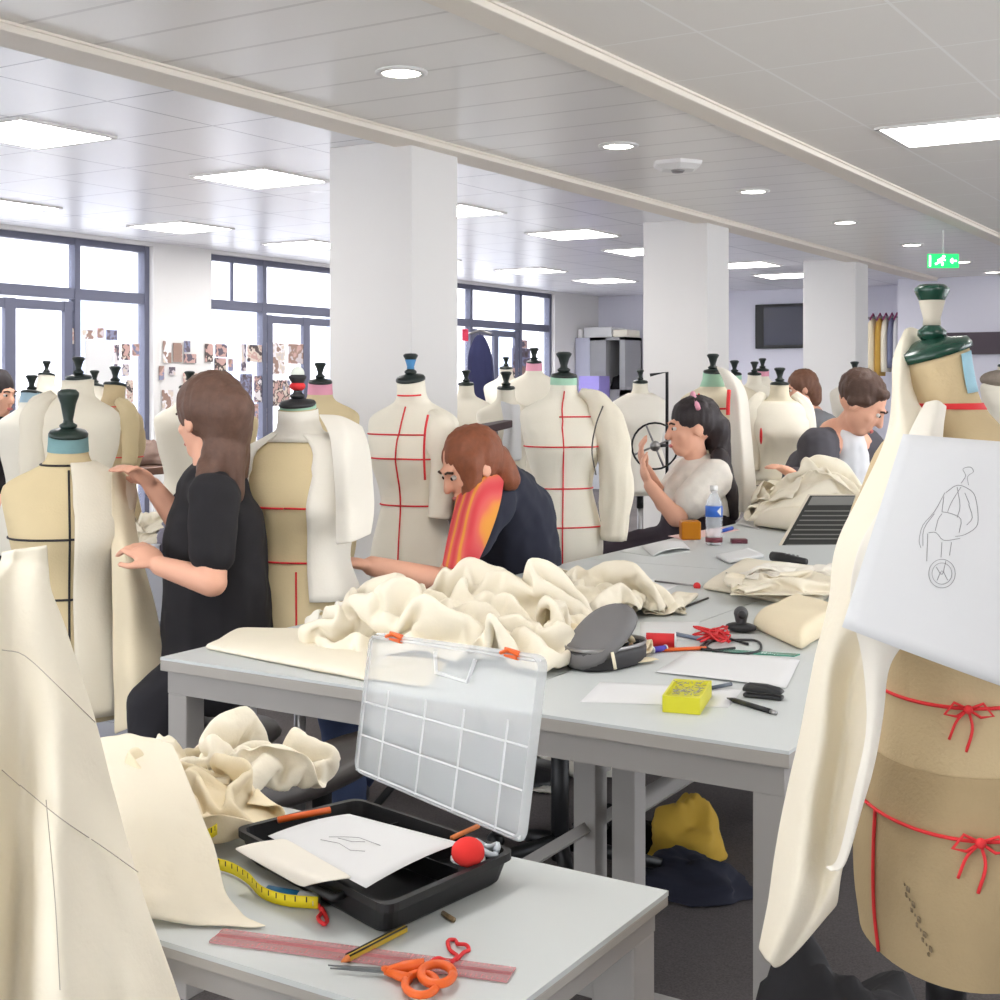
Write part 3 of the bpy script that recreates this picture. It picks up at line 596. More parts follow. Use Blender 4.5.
sheet(rowgrid([
    [(925, 402, 1.520), (937, 400, 1.52), (946, 406, 1.53)],
    [(908, 436, 1.462), (930, 432, 1.452), (944, 426, 1.48)],
    [(884, 500, 1.40), (910, 494, 1.382), (940, 488, 1.385)],
    [(858, 548, 1.372), (885, 550, 1.362), (930, 548, 1.36)],
    [(850, 600, 1.375), (880, 610, 1.372), (920, 620, 1.372)],
    [(862, 660, 1.40), (876, 664, 1.392), (890, 664, 1.392)],
    [(866, 730, 1.392), (874, 726, 1.386), (883, 716, 1.392)],
    [(852, 800, 1.392), (862, 796, 1.384), (872, 776, 1.395)],
    [(838, 858, 1.41), (846, 862, 1.40), (852, 834, 1.408)],
    [(826, 868, 1.42), (832, 872, 1.41), (840, 866, 1.412)]], 16, 5),
    'muslin_bodice', muslin_pale, 'thin white muslin front piece pinned on the large form under the sketch', 'muslin cloth', wr=.003, wf=10, th=.0015)
# the sketch sheet
def quad(c, n=16, mm=16, bow_=0):
    a, b_, c_, d_ = [Vector(ad(*q)) for q in c]; R = []
    for j in range(mm+1):
        v = j/mm; R.append([(a*(1-u)+b_*u)*(1-v)+(d_*(1-u)+c_*u)*v-FW*(bow_*4*u*(1-u)) for u in [i/n for i in range(n+1)]])
    return R
SK = [(903, 434, 1.365), (1062, 446, 1.36), (1052, 704, 1.33), (842, 627, 1.335)]
sk = MB().grid(quad(SK, bow_=.012)).build('sketch_sheet', paper, None, solid=.0006)
tag(sk, 'white sheet with a pencil fashion sketch pinned on the large form at right', 'drawing')
# invert pixel -> sheet by solving the bilinear map
def onsheet(px, py):
    u, v = .4, .5
    def pt(u, v):
        a, b_, c_, d_ = [Vector(ad(*q)) for q in SK]; return (a*(1-u)+b_*u)*(1-v)+(d_*(1-u)+c_*u)*v-FW*(.012*4*u*(1-u))
    def pr(p):
        q = p-Vector((0, 0, HC)); d = q.dot(FW); return 500+FOC*q.dot(RT)/d, HY-FOC*q.z/d
    for _ in range(8):
        x, y = pr(pt(u, v)); x1, y1 = pr(pt(u+.01, v)); x2, y2 = pr(pt(u, v+.01))
        a, b_, c_, d_ = (x1-x)/.01, (x2-x)/.01, (y1-y)/.01, (y2-y)/.01; det = a*d_-b_*c_
        u += ((px-x)*d_-(py-y)*b_)/det; v += ((py-y)*a-(px-x)*c_)/det
    return pt(u, v)-FW*.0009
def zz(x, y): return (820+x*180/947, 430+y*190/1000)
dr = MB()
for poly in ([(655, 330), (600, 430), (540, 500), (520, 580), (530, 620)], [(660, 330), (720, 290), (780, 310), (815, 350), (830, 450), (820, 510), (760, 550), (710, 560)], [(640, 430), (690, 440), (740, 470), (730, 540)],
             [(780, 390), (800, 460), (770, 500)], [(570, 540), (610, 540), (650, 580), (735, 570)], [(565, 545), (560, 690)], [(640, 590), (635, 670)], [(690, 590), (680, 660)], [(740, 300), (690, 380), (670, 430)], [(720, 300), (735, 400), (720, 460)],
             [(600, 440), (545, 520), (540, 610)], [(740, 280), (765, 240), (750, 205), (790, 195), (805, 220), (775, 245), (780, 290)], [(650, 350), (640, 430)], [(760, 330), (785, 390)],
             [(640+70*math.cos(t*.35), 755+75*math.sin(t*.35)) for t in range(19)], [(640+52*math.cos(t*.35), 755+56*math.sin(t*.35)) for t in range(19)], [(610, 720), (640, 760), (660, 690)], [(615, 790), (640, 740), (670, 790)], [(640, 440), (620, 470), (605, 530)]):
    dr.tube([onsheet(*zz(*q)) for q in crom([(a, b_, 0) for a, b_ in poly], 3)] if False else [onsheet(*zz(a.x, a.y)) for a in crom([(x, y, 0) for x, y in poly], 3)], .0003, 4)
dr.build('pencil_drawing', M('graphite', (140, 138, 138), .8), sk, smooth=False)

# B: draped form at the left edge
FB = form(-48, 1.37, 580, 60, 'dress form hidden under the cream draped toile at the left edge', linen_tan, s=.9, stand=True, kn=.5)
rows = []
prof_b = [(548, 3, 47, 1.17), (566, -2, 48, 1.175), (590, -30, 51, 1.16), (620, -70, 63, 1.14), (660, -95, 77, 1.12), (720, -110, 96, 1.09), (790, -120, 114, 1.075), (870, -130, 136, 1.06), (940, -140, 160, 1.05), (1010, -150, 185, 1.04), (1070, -160, 205, 1.04)]
for py, xa, xb, d in prof_b:
    row = []
    for i in range(33):
        u = i/32; px = xa+(xb-xa)*u
        t = min(1, (py-548)/200)
        fold = .045*t*(math.cos((px-62)/18)*math.exp(-((px-50)/60)**2)+.5*math.cos((px+20)/23)) + .004*math.sin(px/9+py/60)
        row.append(ad(px, py+(-6*u+3 if py < 560 else 0), d-fold+.20*max(0, u-.55)**2*2.2*t+.10*max(0, .25-u)))
    rows.append(row)
rows = [[c[j] for c in [crom([r[i] for r in rows], 4) for i in range(33)]] for j in range(4*(len(prof_b)-1)+1)]
bd = sheet(rows, 'draped_toile', muslin, 'large cream muslin toile with pencilled lines draped on the form at the left edge', 'muslin cloth', wr=.004, wf=14, th=.003)
def rowpt(px, py):
    best = None
    for r in rows:
        for p in r:
            q = p-Vector((0, 0, HC)); d = q.dot(FW); e_ = (500+FOC*q.dot(RT)/d-px)**2+(HY-FOC*q.z/d-py)**2
            if best is None or e_ < best[0]: best = (e_, d)
    return ad(px, py, best[1]-.010)
pl = MB()
for poly in ([(2, 650), (25, 656), (62, 690), (95, 722)], [(20, 785), (60, 818), (100, 845), (138, 872)], [(2, 770), (20, 786)], [(46, 800), (55, 900), (60, 990)]):
    pl.tube([rowpt(a.x, a.y) for a in crom([(x, y, 0) for x, y in poly], 4)], .0004, 5)
pl.build('pencil_line', M('faint_pencil', (172, 162, 146), .9), bd)
# ------------------------------------------------------------------ crumpled cloth (settled shapes)
def cloth(key, c, rot, sc, name, mat, label, mound=None, group=None, th=.0025, cat='muslin cloth', flip=False):
    N_, M_, av = CLOTH[key]; x, y, z = av[:, :, 0].copy(), av[:, :, 1].copy(), av[:, :, 2].copy(); ca, sa = math.cos(rot), math.sin(rot)
    if flip: x = -x
    x, y, z = x*sc[0], y*sc[1], z*sc[2]+.004
    if mound:
        for mx, my, mr, mh in mound: z = z+mh*np.exp(-((x-mx)**2+(y-my)**2)/mr**2)
    X, Y = c.x+x*ca-y*sa, c.y+x*sa+y*ca
    rows = [[Vector((X[j, i], Y[j, i], c.z+z[j, i])) for i in range(N_+1)] for j in range(M_+1)]
    return tag(MB().grid(rows).build(name, mat, None, solid=th, sub=1), label, cat, group)
def slab(c, name, mat, label, th=.02, n=18, m=10, wr=.006, seed=0, cat='muslin cloth', group=None):
    a, b_, d_, e_ = [Vector(q) for q in c]; top = []; 
    def Pq(u, v): return (a*(1-u)+b_*u)*(1-v)+(e_*(1-u)+d_*u)*v
    rows = []
    for j in range(m+1):
        v = j/m; row = []
        for i in range(n+1):
            u = i/n; p = Pq(u, v); edge = min(1, min(u, 1-u)*n/1.5, min(v, 1-v)*m/1.5)
            row.append(p+Vector((noise.noise(p*7+Vector((seed, 0, 0)))*wr, noise.noise(p*7+Vector((0, seed, 0)))*wr, th*(.55+.45*math.sqrt(edge))+wr*noise.noise(p*9+Vector((0, 0, seed))))))
        rows.append(row)
    low = [[Vector((p.x, p.y, Pq(0, 0).z+.001)) for p in r] for r in rows]
    mb = MB(); mb.grid(rows); k = len(mb.v); mb.add([p for r in low for p in r], [tuple(reversed((j*(n+1)+i, j*(n+1)+i+1, (j+1)*(n+1)+i+1, (j+1)*(n+1)+i))) for j in range(m) for i in range(n)])
    def idx(j, i): return j*(n+1)+i
    rim = [idx(0, i) for i in range(n)]+[idx(j, n) for j in range(m)]+[idx(m, i) for i in range(n, 0, -1)]+[idx(j, 0) for j in range(m, 0, -1)]
    for q in range(len(rim)):
        r2 = rim[(q+1) % len(rim)]; mb.f.append((rim[q], r2, r2+k, rim[q]+k)[::-1])
    return tag(mb.build(name, mat, None, sub=1), label, cat, group)

mz = lambda x, y: at(x, y, TZ)
slab([mz(203, 650), mz(371, 684), mz(420, 640), mz(236, 632)], 'folded_muslin', muslin, 'flat folded cream muslin on the left corner of the big table', .022, seed=1)
slab([mz(305, 672), mz(428, 690), mz(470, 640), mz(390, 632)], 'folded_muslin', muslin_warm, 'folded muslin length tucked under the front of the large muslin heap', .016, seed=6)
cloth('w1', mz(455, 648), rads(8), (.66, .62, 1.25), 'muslin_heap', muslin, 'large crumpled cream muslin heap in the middle of the big table', mound=[(-.02, .05, .20, .075), (.06, .22, .14, .04)])
cloth('w2', mz(585, 612), rads(-30), (.62, .60, .95), 'muslin_heap', muslin, 'crumpled muslin heap just right of and behind the largest one', mound=[(0, 0, .16, .05)])
cloth('w2', mz(372, 632), rads(50), (.50, .46, .65), 'muslin_heap', muslin_pale, 'pale crumpled muslin at the left end of the largest heap', mound=[(0, .03, .1, .02)])
cloth('h1', mz(540, 655), rads(20), (.40, .45, .6), 'muslin_strip', muslin_warm, 'twisted warm muslin strip between the heap and the pencil case', flip=True)
cloth('h3', mz(648, 607), rads(15), (.45, .42, .5), 'muslin_scrap', muslin, 'flat crumpled muslin scrap behind the red spool')
slab([mz(700, 590), mz(816, 612), mz(850, 575), mz(745, 562)], 'folded_muslin', muslin, 'folded muslin slab on the right side of the big table behind the ribbons', .03, seed=3)
slab([mz(752, 630), mz(800, 652), mz(850, 622), mz(800, 606)], 'folded_muslin', muslin_warm, 'thick rolled muslin beside the coiled black cable', .05, seed=4)
cloth('w3', mz(796, 598)+UP*.026, rads(30), (.42, .40, .32), 'muslin_heap', muslin, 'loose crumpled muslin on top of the folded slab at the right of the table')
cloth('h1', mz(796, 584)+UP*.022, rads(60), (.35, .4, .35), 'muslin_strip', muslin_pale, 'pale muslin strip in front of the laptop')
cloth('w2', mz(814, 524), rads(20), (.85, .75, 1.3), 'muslin_heap', muslin, 'tall crumpled muslin pile at the far end of the tables before the man in grey', mound=[(0, 0, .22, .20)])
slab([mz(752, 528), mz(800, 535), mz(830, 500), mz(766, 494)], 'folded_muslin', muslin, 'folded muslin block at the far end of the tables left of the laptop', .11, seed=8, wr=.012)
# small table
cloth('w2', mz(222, 800)+Vector((-.02, .02, 0)), rads(70), (.42, .40, .75), 'muslin_heap', muslin, 'crumpled muslin heap on the small table behind the toolbox', mound=[(0, 0, .11, .035)])
cloth('w3', mz(180, 830), rads(-20), (.28, .26, .55), 'muslin_heap', muslin_warm, 'flatter crumpled muslin between the heap and the draped toile', mound=[(0, 0, .12, .05)])
R_ = []
for spec in ([(96, 738, .855), (130, 735, .86), (172, 742, .85)], [(100, 790, .84), (150, 788, .84), (196, 800, .825)], [(104, 840, .81), (165, 840, .812), (214, 846, .80)], [(112, 885, .785), (170, 888, .782), (226, 892, .775)], [(120, 912, .765), (190, 916, .762), (246, 914, .758)], [(128, 918, .755), (200, 924, .755), (268, 927, .754)]):
    R_.append(crom([at(*q) for q in spec], 8))
R_ = [[c[j] for c in [crom([r[i] for r in R_], 5) for i in range(17)]] for j in range(26)]
R_ = [[Vector((p.x, p.y, max(TZ+.003, p.z+.005*noise.noise(p*18)+.004*noise.noise(p*40)))) for p in r] for r in R_]
tag(MB().grid(R_).build('muslin_sheet', muslin, None, solid=.002, sub=1), 'smooth muslin sheet sliding off the heap onto the small table front', 'muslin cloth')

# ------------------------------------------------------------------ toolbox
BL, BR, F_, L_ = at(357, 798, .79), at(514, 850, .79), at(386, 906, .79), at(236, 828, .79)
ctr = (BL+BR+F_+L_)/4; dn = Vector((0, 0, TZ+.001-.79))
tb = empty('toolbox', Vector((ctr.x, ctr.y, TZ)), 'open black toolbox with clear compartment lid and orange latches', 'toolbox')
def rrect(cs, r, n=5):
    out = []
    for i in range(4):
        p = cs[i]; a = (cs[i-1]-p).normalized(); b_ = (cs[(i+1) % 4]-p).normalized()
        for k in range(n+1):
            t = k/n; out.append(p+a*r*(1-t)**2+b_*r*t**2)
    return out
def shrink(cs, k, dz): c0 = sum(cs, Vector())/4; return [c0+(q-c0)*k+Vector((0, 0, dz)) for q in cs]
cs = [BL, BR, F_, L_]; H_ = .79-TZ-.001
rings = [rrect(shrink(cs, .90, -H_), .02), rrect(shrink(cs, .93, -H_+.004), .02), rrect(shrink(cs, .985, -.010), .02), rrect(shrink(cs, 1.02, -.009), .02), rrect(shrink(cs, 1.02, 0), .02), rrect(shrink(cs, .965, 0), .018), rrect(shrink(cs, .93, -H_+.008), .018)]
MB().loft(rings).build('tray', black, tb, smooth=False)
dv = MB(); u1 = (BR-BL); v1 = (L_-BL)
def tbp(u, v, z): return BL+u1*u+v1*v+Vector((0, 0, z-.79))
for u in (.33, .66): dv.prism([tbp(u, .06, TZ+.01), tbp(u, .4, TZ+.01), tbp(u, .4, .782), tbp(u, .06, .782)], u1.normalized()*.002)
dv.prism([tbp(.05, .4, TZ+.01), tbp(.95, .4, TZ+.01), tbp(.95, .4, .782), tbp(.05, .4, .782)], v1.normalized()*.002)
dv.build('divider', black, tb, smooth=False)
hd = MB(); hv = (F_-L_).normalized(); ho = -(BL-L_).normalized()
h0, h1 = L_*.62+F_*.38-Vector((0, 0, .012)), L_*.25+F_*.75-Vector((0, 0, .012))
hd.tube([h0, h0+ho*.014, h1+ho*.014, h1], .005, 8); hd.build('carry_handle', black, tb)
dL, dR = (BL-Vector((0, 0, HC))).dot(FW), (BR-Vector((0, 0, HC))).dot(FW)
q0, q1, q2, q3 = ad(357, 772, dL+.004), ad(526, 845, dR+.004), ad(549, 656, dR+.045), ad(373, 632, dL+.045)
nrm = (q1-q0).cross(q3-q0).normalized(); nrm = nrm if nrm.dot(FW) < 0 else -nrm
def lp(u, v, o=0): return (q0*(1-u)+q1*u)*(1-v)+(q3*(1-u)+q2*u)*v+nrm*o
plast = clear('clear_polypropylene', (226, 230, 232), .33, .3); plast2 = clear('clear_polypropylene_rib', (236, 238, 240), .5, .25)
lid = MB(); edge = rrect([lp(0, 0), lp(1, 0), lp(1, 1), lp(0, 1)], .018, 6)
inn = rrect([lp(.02, .02, .012), lp(.98, .02, .012), lp(.98, .98, .012), lp(.02, .98, .012)], .015, 6)
lid.loft([edge, inn], False, False); lid.f.append(tuple(i for i in range(len(edge))))
lo_ = lid.build('lid', plast, tb, smooth=False, solid=.0015)
rb = MB()
us = [.02, .16, .39, .61, .85, .98]; vs_ = [.03, .27, .50]
for u in us: rb.tube([lp(u, .02, .007), lp(u, (.62 if .1 < u < .9 else .95), .007)], .0018, 4)
for v in vs_+[.965]: rb.tube([lp(.02, v, .007), lp(.98, v, .007)], .0018, 4)
rb.tube([lp(.4, .93, .004), lp(.42, .80, .004), lp(.60, .78, .004), lp(.63, .92, .004)], .003, 5)
rb.build('lid_rib', plast2, lo_, smooth=False)
orange = M('orange_plastic', (226, 100, 36), .4)
for u, v in ((.165, .985), (.825, .985)):
    l = MB(); l.box(lp(u, v, .006), (.022, .008, .012), ((q1-q0).normalized(), nrm, (q3-q0).normalized())); l.tube([lp(u-.05, v-.005, .01), lp(u, v+.02, .014), lp(u+.05, v-.005, .01)], .003, 6); l.build('latch', orange, lo_, bevel=.002)
# things in and by the toolbox
c4 = [at(268, 836, .796), at(349, 814, .802), at(461, 843, .799), at(366, 888, .797)]
def flat(c, name, label, cat='paper', mat=paper, bend=.004, group=None, th=.0004, n=10):
    a, b_, c_, d_ = [Vector(q) for q in c]; rows = [[(a*(1-u)+b_*u)*(1-v)+(d_*(1-u)+c_*u)*v+UP*(bend*4*u*(1-u)) for u in [i/n for i in range(n+1)]] for v in [j/n for j in range(n+1)]]
    return tag(MB().grid(rows).build(name, mat, None, solid=th), label, cat, group)
ps = flat(c4, 'sketch_paper', 'white sheet with a faint sketch lying on the open toolbox')
dr = MB(); a_, b_ = (c4[1]-c4[0]), (c4[3]-c4[0])
for poly in ([(.3, .3), (.38, .42), (.36, .55), (.45, .62)], [(.45, .35), (.5, .45), (.6, .5)], [(.4, .3), (.52, .36), (.62, .42), (.66, .6)]): dr.tube([c4[0]+a_*u+b_*v+UP*(.004*4*u*(1-u)+.001) for u, v in poly], .0004, 4)
dr.build('pencil_drawing', MATS['graphite'], ps)
sheet([crom([at(232+14*j, 848+8*j, .798-.003*j), at(255+14*j, 842+8*j, .803), at(285+14*j, 838+8*j, .799)], 4) for j in range(6)], 'cloth_scrap', muslin_pale, 'off white cloth scrap under the sheet at the left rim of the toolbox', 'muslin cloth', wr=.002, th=.002)
pc = tag(MB().ell(at(468, 852, .80), (.020, .020, .017)).build('pincushion', M('red_felt', (226, 52, 48), .9), None), 'round red pincushion at the right end of the open toolbox', 'pincushion')
ROOT[pc] = pc.location.copy(); MB().lathe([(.012, 0), (.021, .003), (.021, .006), (.012, .006)], at(468, 862, .785), 16).build('wrist_strap', paper, pc)
ring = [at(482, 848, .795)+Vector((math.cos(t*.35)*.02, math.sin(t*.35)*.016, .004*math.sin(t))) for t in range(19)]
tag(MB().tube(ring, .004, 6).build('tape_roll', M('silver_tape', (190, 198, 205), .3, .3), None), 'silver grey tape ring beside the red pincushion in the toolbox', 'tape')
wood = M('wood_pencil', (210, 120, 60), .5)
tag(MB().tube([at(278, 820, .792), at(330, 810, .794)], .0045, 6).build('orange_pencil', orange, None), 'orange pencil lying along the back of the open toolbox', 'pencil')
tag(MB().tube([at(452, 838, .797), at(478, 826, .797)], .0035, 6).build('orange_stick', wood, None), 'short orange stick poking out above the red pincushion', 'pencil')
yel = M('yellow_tape', (232, 210, 30), .6)
def tape(pts, name, label):
    cs_ = crom([at(*p_) for p_ in pts], 6); rows = [[p_+UP*.010, p_+UP*.0, ] for p_ in cs_]
    o = tag(MB().grid([[p_+UP*.014 for p_ in cs_], [p_ for p_ in cs_]]).build(name, yel, None, solid=.0008), label, 'measuring tape'); t = MB()
    for i in range(2, len(cs_)-1, 2):
        dd = (cs_[i+1]-cs_[i]).normalized()
        for sg_ in (-1, 1): t.box(cs_[i]+UP*.010+FW*(sg_*.0008), (.0012, .0008, .006), (dd, dd.cross(UP), UP))
    t.build('tape_mark', black_tape, o, smooth=False); return o
tape([(212, 868, TZ+.002), (232, 874, TZ+.002), (248, 884, TZ+.002), (262, 898, TZ+.002), (285, 906, TZ+.002), (318, 909, TZ+.002)], 'measuring_tape', 'yellow measuring tape curving along the front of the toolbox')
tape([(204, 842, TZ+.03), (215, 836, TZ+.035), (224, 828, TZ+.03)], 'measuring_tape', 'loose yellow tape end beside the muslin heap left of the toolbox')
bl = tag(MB().tube([at(268, 892, TZ+.008), at(300, 898, TZ+.008)], .008, 10).build('blue_marker', M('blue_plastic', (40, 120, 170), .4), None), 'blue marker lying below the front of the toolbox', 'marker')
ROOT[bl] = bl.location.copy(); MB().tube([at(300, 898, TZ+.008), at(317, 901, TZ+.008)], .0088, 10).build('cap', M('grey_plastic', (190, 192, 194), .4), bl)
def ribbon(pts, name, label, r=.002, z=TZ+.003, n=6):
    return tag(MB().tube(crom([at(x, y, z+.002*math.sin(i*2.2)) for i, (x, y) in enumerate(pts)], n), r, 5).build(name, red, None), label, 'ribbon')
ribbon([(312, 898), (318, 905), (322, 912), (318, 918), (324, 924), (327, 920), (322, 908)], 'red_ribbon', 'small knot of red ribbon at the front corner of the toolbox', .0025)
ribbon([(430, 962), (438, 958), (447, 961), (456, 960), (463, 953), (469, 950), (466, 945), (458, 944), (455, 940), (448, 941), (450, 950), (457, 956), (452, 962)], 'red_ribbon', 'squiggle of red ribbon beside the orange scissors', .0022)
# pencil on the small table
p0, p1 = at(341, 962, TZ+.0045), at(405, 929, TZ+.0045); e = empty('pencil', (p0+p1)/2-UP*.0045, 'yellow and black striped pencil behind the scissors', 'pencil')
q = p0+(p1-p0)*.1; MB().tube([q, p1], .0042, 6).build('shaft', M('pencil_yellow', (190, 160, 50), .4), e, smooth=False)
t = MB(); u = (p1-q).cross(UP).normalized()
for k in (-.0028, .0028): t.tube([q+u*k+UP*.0034, p1+u*k+UP*.0034], .0012, 4)
t.build('stripe', black, e); MB().tube([p0, q], [.0006, .0042], 8).build('tip', wood, e)
tag(MB().tube([at(443, 913, TZ+.003), at(454, 920, TZ+.003)], .003, 6).build('chalk_stub', M('brown_wax', (110, 90, 60), .6), None), 'short brown stub under the front of the toolbox', 'pencil')
# ruler
pr = clear('pink_acrylic', (206, 150, 152), .5, .15); rc = [mz(224, 931), mz(516, 970), mz(507, 984), mz(209, 944)]
e = MB().prism([p_+UP*.001 for p_ in rc], (0, 0, .002)).build('ruler', pr, None, smooth=False); tag(e, 'translucent pink ruler lying across the front of the small table', 'ruler')
t = MB(); inkp = M('ruler_ink', (196, 110, 116), .6)
for i in range(61):
    u = i/60; a, b_ = rc[0]*(1-u)+rc[1]*u, rc[3]*(1-u)+rc[2]*u; k = .32 if i % 10 == 0 else .22 if i % 5 == 0 else .14
    for s0, s1 in ((.03, k), (.97, 1-k)): t.tube([a*(1-s0)+b_*s0+UP*.0033, a*(1-s1)+b_*s1+UP*.0033], .0003, 3)
for v in (.42, .5, .58): t.tube([rc[0]*(1-v)+rc[3]*v+UP*.0033, rc[1]*(1-v)+rc[2]*v+UP*.0033], .0003, 3)
t.build('graduation', inkp, e)
# scissors
e = empty('scissors', mz(395, 975), 'orange handled scissors open on the front edge of the small table', 'scissors')
sb = M('blade_steel', (120, 122, 124), .3, .7)
tip, pv = at(328, 966, TZ+.006), at(386, 970, TZ+.006)
def blade(a, b_, w, z): 
    d = (b_-a).normalized(); n_ = d.cross(UP); return MB().prism([a, a+d*.02+n_*w*.5, b_+n_*w, b_+d*.006, b_-n_*w*.6], (0, 0, .0016))
blade(tip, pv, .004, 0).build('blade', sb, e, smooth=False); blade(at(330, 969, TZ+.004), at(388, 973, TZ+.004), -.004, 0).build('blade', sb, e, smooth=False)
MB().lathe([(0, 0), (.004, 0), (.004, .003), (0, .0035)], at(385, 970, TZ+.008), 14).build('pivot_screw', orange, e)
def loop(c, rx, ry, r, zz_=.007):
    return [at(c[0]+rx*math.cos(t*2*PI/20), c[1]+ry*math.sin(t*2*PI/20), TZ+zz_) for t in range(21)]
h = MB(); h.tube([at(386, 971, TZ+.007), at(400, 976, TZ+.007), at(410, 979, TZ+.007)], [.004, .005, .006], 8); h.tube(loop((421, 984), 16, 11, 0), .0042, 8); h.build('handle', orange, e)
h = MB(); h.tube([at(388, 970, TZ+.009), at(406, 967, TZ+.009), at(424, 966, TZ+.009)], [.004, .007, .008], 8); h.tube(loop((437, 974), 16, 10, 0, .010), .0048, 8); h.build('handle', orange, e)
# ------------------------------------------------------------------ things on the big table
c0 = mz(606, 664); e = empty('pencil_case', c0, 'open grey zipped pencil case beside the muslin heap', 'pencil case')
X_ = (mz(640, 655)-mz(572, 672)).normalized(); Y_ = UP.cross(X_); greyc = M('grey_case', (104, 102, 102), .6, 0, .08, 20)
L2 = (mz(641, 655)-mz(572, 668)).length/2
def ov(z, k, l=1.0): return [c0+X_*(L2*l*k*math.copysign(abs(math.cos(t))**.8, math.cos(t)))+Y_*(L2*.62*k*math.copysign(abs(math.sin(t))**.8, math.sin(t)))+UP*z for t in [2*PI*i/28 for i in range(28)]]
MB().loft([ov(.001, .9), ov(.008, .98), ov(.03, 1.0), ov(.042, .97), ov(.040, .9), ov(.014, .86)]).build('case_body', M('dark_case', (52, 50, 52), .6), e)
MB().loft([ov(.041, .985), ov(.045, 1.0), ov(.049, .985), ov(.045, .96)], False, False).build('zip', steel, e)
lx = (X_*.86+UP*.51).normalized(); lz = Y_.cross(lx)*-1; lz = lz if lz.z > 0 else -lz; lc = c0-X_*L2*.18+UP*.062
rl = [[lc+lx*(L2*.95*k*math.copysign(abs(math.cos(t))**.85, math.cos(t)))+Y_*(L2*.60*k*math.copysign(abs(math.sin(t))**.85, math.sin(t)))+lz*z for t in [2*PI*i/28 for i in range(28)]] for k, z in ((1, -.006), (1, .004), (.95, .014), (.82, .022), (.5, .029), (.05, .031))]
MB().loft(rl, False).build('case_lid', greyc, e, solid=.002)
t = MB(); t.tube([c0+X_*(-L2*.55)-Y_*L2*.58+UP*.042, c0+X_*(-L2*.57)-Y_*L2*.64+UP*.025, c0+X_*(-L2*.55)-Y_*L2*.66+UP*.008], .004, 6); t.build('zip_pull', linen_pale, e)
rngp = random.Random(3)
for k in range(9):
    a = c0+X_*(L2*rngp.uniform(-.1, .75))+Y_*(L2*rngp.uniform(-.35, .35))+UP*.036; b_ = a+Vector((rngp.uniform(-.03, .03), rngp.uniform(-.03, .03), .012))
    tag(MB().tube([a, b_], .0035, 6).build('pencil_end', M(('pen_tan', 'pen_white', 'pen_black')[k % 3], ((190, 150, 110), (220, 220, 220), (40, 40, 44))[k % 3], .5), None), '%s pencil or pen end showing inside the open grey case' % ('tan', 'white', 'black')[k % 3], 'pencil', 'pencils in the grey case')
# yellow pin box
b4 = [at(662, 712, TZ+.001), at(700, 715, TZ+.001), at(712, 696, TZ+.001), at(674, 694, TZ+.001)]; e = empty('pin_box', sum(b4, Vector())/4, 'small translucent yellow box of pins on the big table', 'pin box')
yb = M('yellow_box', (226, 222, 60), .35, trans=.3); hgt = .030
r0 = rrect(b4, .004); rA = [r0, [p_+UP*hgt for p_ in r0], [p_+UP*hgt for p_ in rrect(shrink(b4, .86, 0), .004)], [p_+UP*(hgt-.007) for p_ in rrect(shrink(b4, .84, 0), .004)]]
MB().loft(rA).build('box', yb, e, smooth=False)
t = MB()
for k in range(60):
    u, v, a = rngp.uniform(.15, .85), rngp.uniform(.15, .85), rngp.uniform(0, PI)
    q = (b4[0]*(1-u)+b4[1]*u)*(1-v)+(b4[3]*(1-u)+b4[2]*u)*v+UP*(hgt-.004+rngp.uniform(0, .004)); t.tube([q, q+Vector((math.cos(a), math.sin(a), .1))*.012], .0006, 3)
o = t.build('pins', steel, e, smooth=False); o['kind'] = 'stuff'
# papers on the big table
flat([mz(580, 702), mz(728, 708), mz(742, 690), mz(600, 682)], 'paper_sheet', 'white sheet under the yellow pin box', bend=.001)
flat([at(655, 672, TZ+.002), at(786, 688, TZ+.002), at(800, 660, TZ+.002), at(690, 651, TZ+.002)], 'paper_sheet', 'white sheet at the right corner of the big table behind the stapler', bend=.002)
flat([mz(606, 592), mz(650, 597), mz(682, 584), mz(640, 578)], 'paper_sheet', 'white sheet in the middle of the tables beside the red tipped pin', bend=.001)
flat([mz(640, 640), mz(690, 640), mz(700, 622), mz(640, 622)], 'paper_sheet', 'white sheet under the red spool', bend=.001)
flat([at(652, 556, TZ+.003), at(690, 549, TZ+.003), at(683, 542, TZ+.003), at(642, 547, TZ+.003)], 'magazine', 'curled white booklet near the left edge before the amber cube', bend=.012, th=.002)
flat([mz(620, 552), mz(655, 557), mz(690, 552), mz(665, 546)], 'pattern_ruler', 'pale grey pattern ruler under the curled white booklet', mat=M('pale_grey', (196, 200, 198), .5), bend=.0, th=.001, cat='ruler')
flat([mz(735, 524), mz(760, 530), mz(770, 516), mz(748, 512)], 'paper_sheet', 'white papers at the far end of the tables behind the bottle', bend=.004)
e = flat([at(716, 556, TZ+.008), at(729, 562, TZ+.008), at(764, 556, TZ+.008), at(748, 549, TZ+.008)], 'notebook', 'white notebook with a dark edge in front of the bottle', cat='notebook', bend=.0, th=.010)
flat([mz(668, 536), mz(684, 541), mz(740, 530), mz(722, 527)], 'pink_paper', 'pinkish strip of paper under the bottle and amber cube', mat=M('pink_paper', (226, 190, 184), .9), bend=.001)
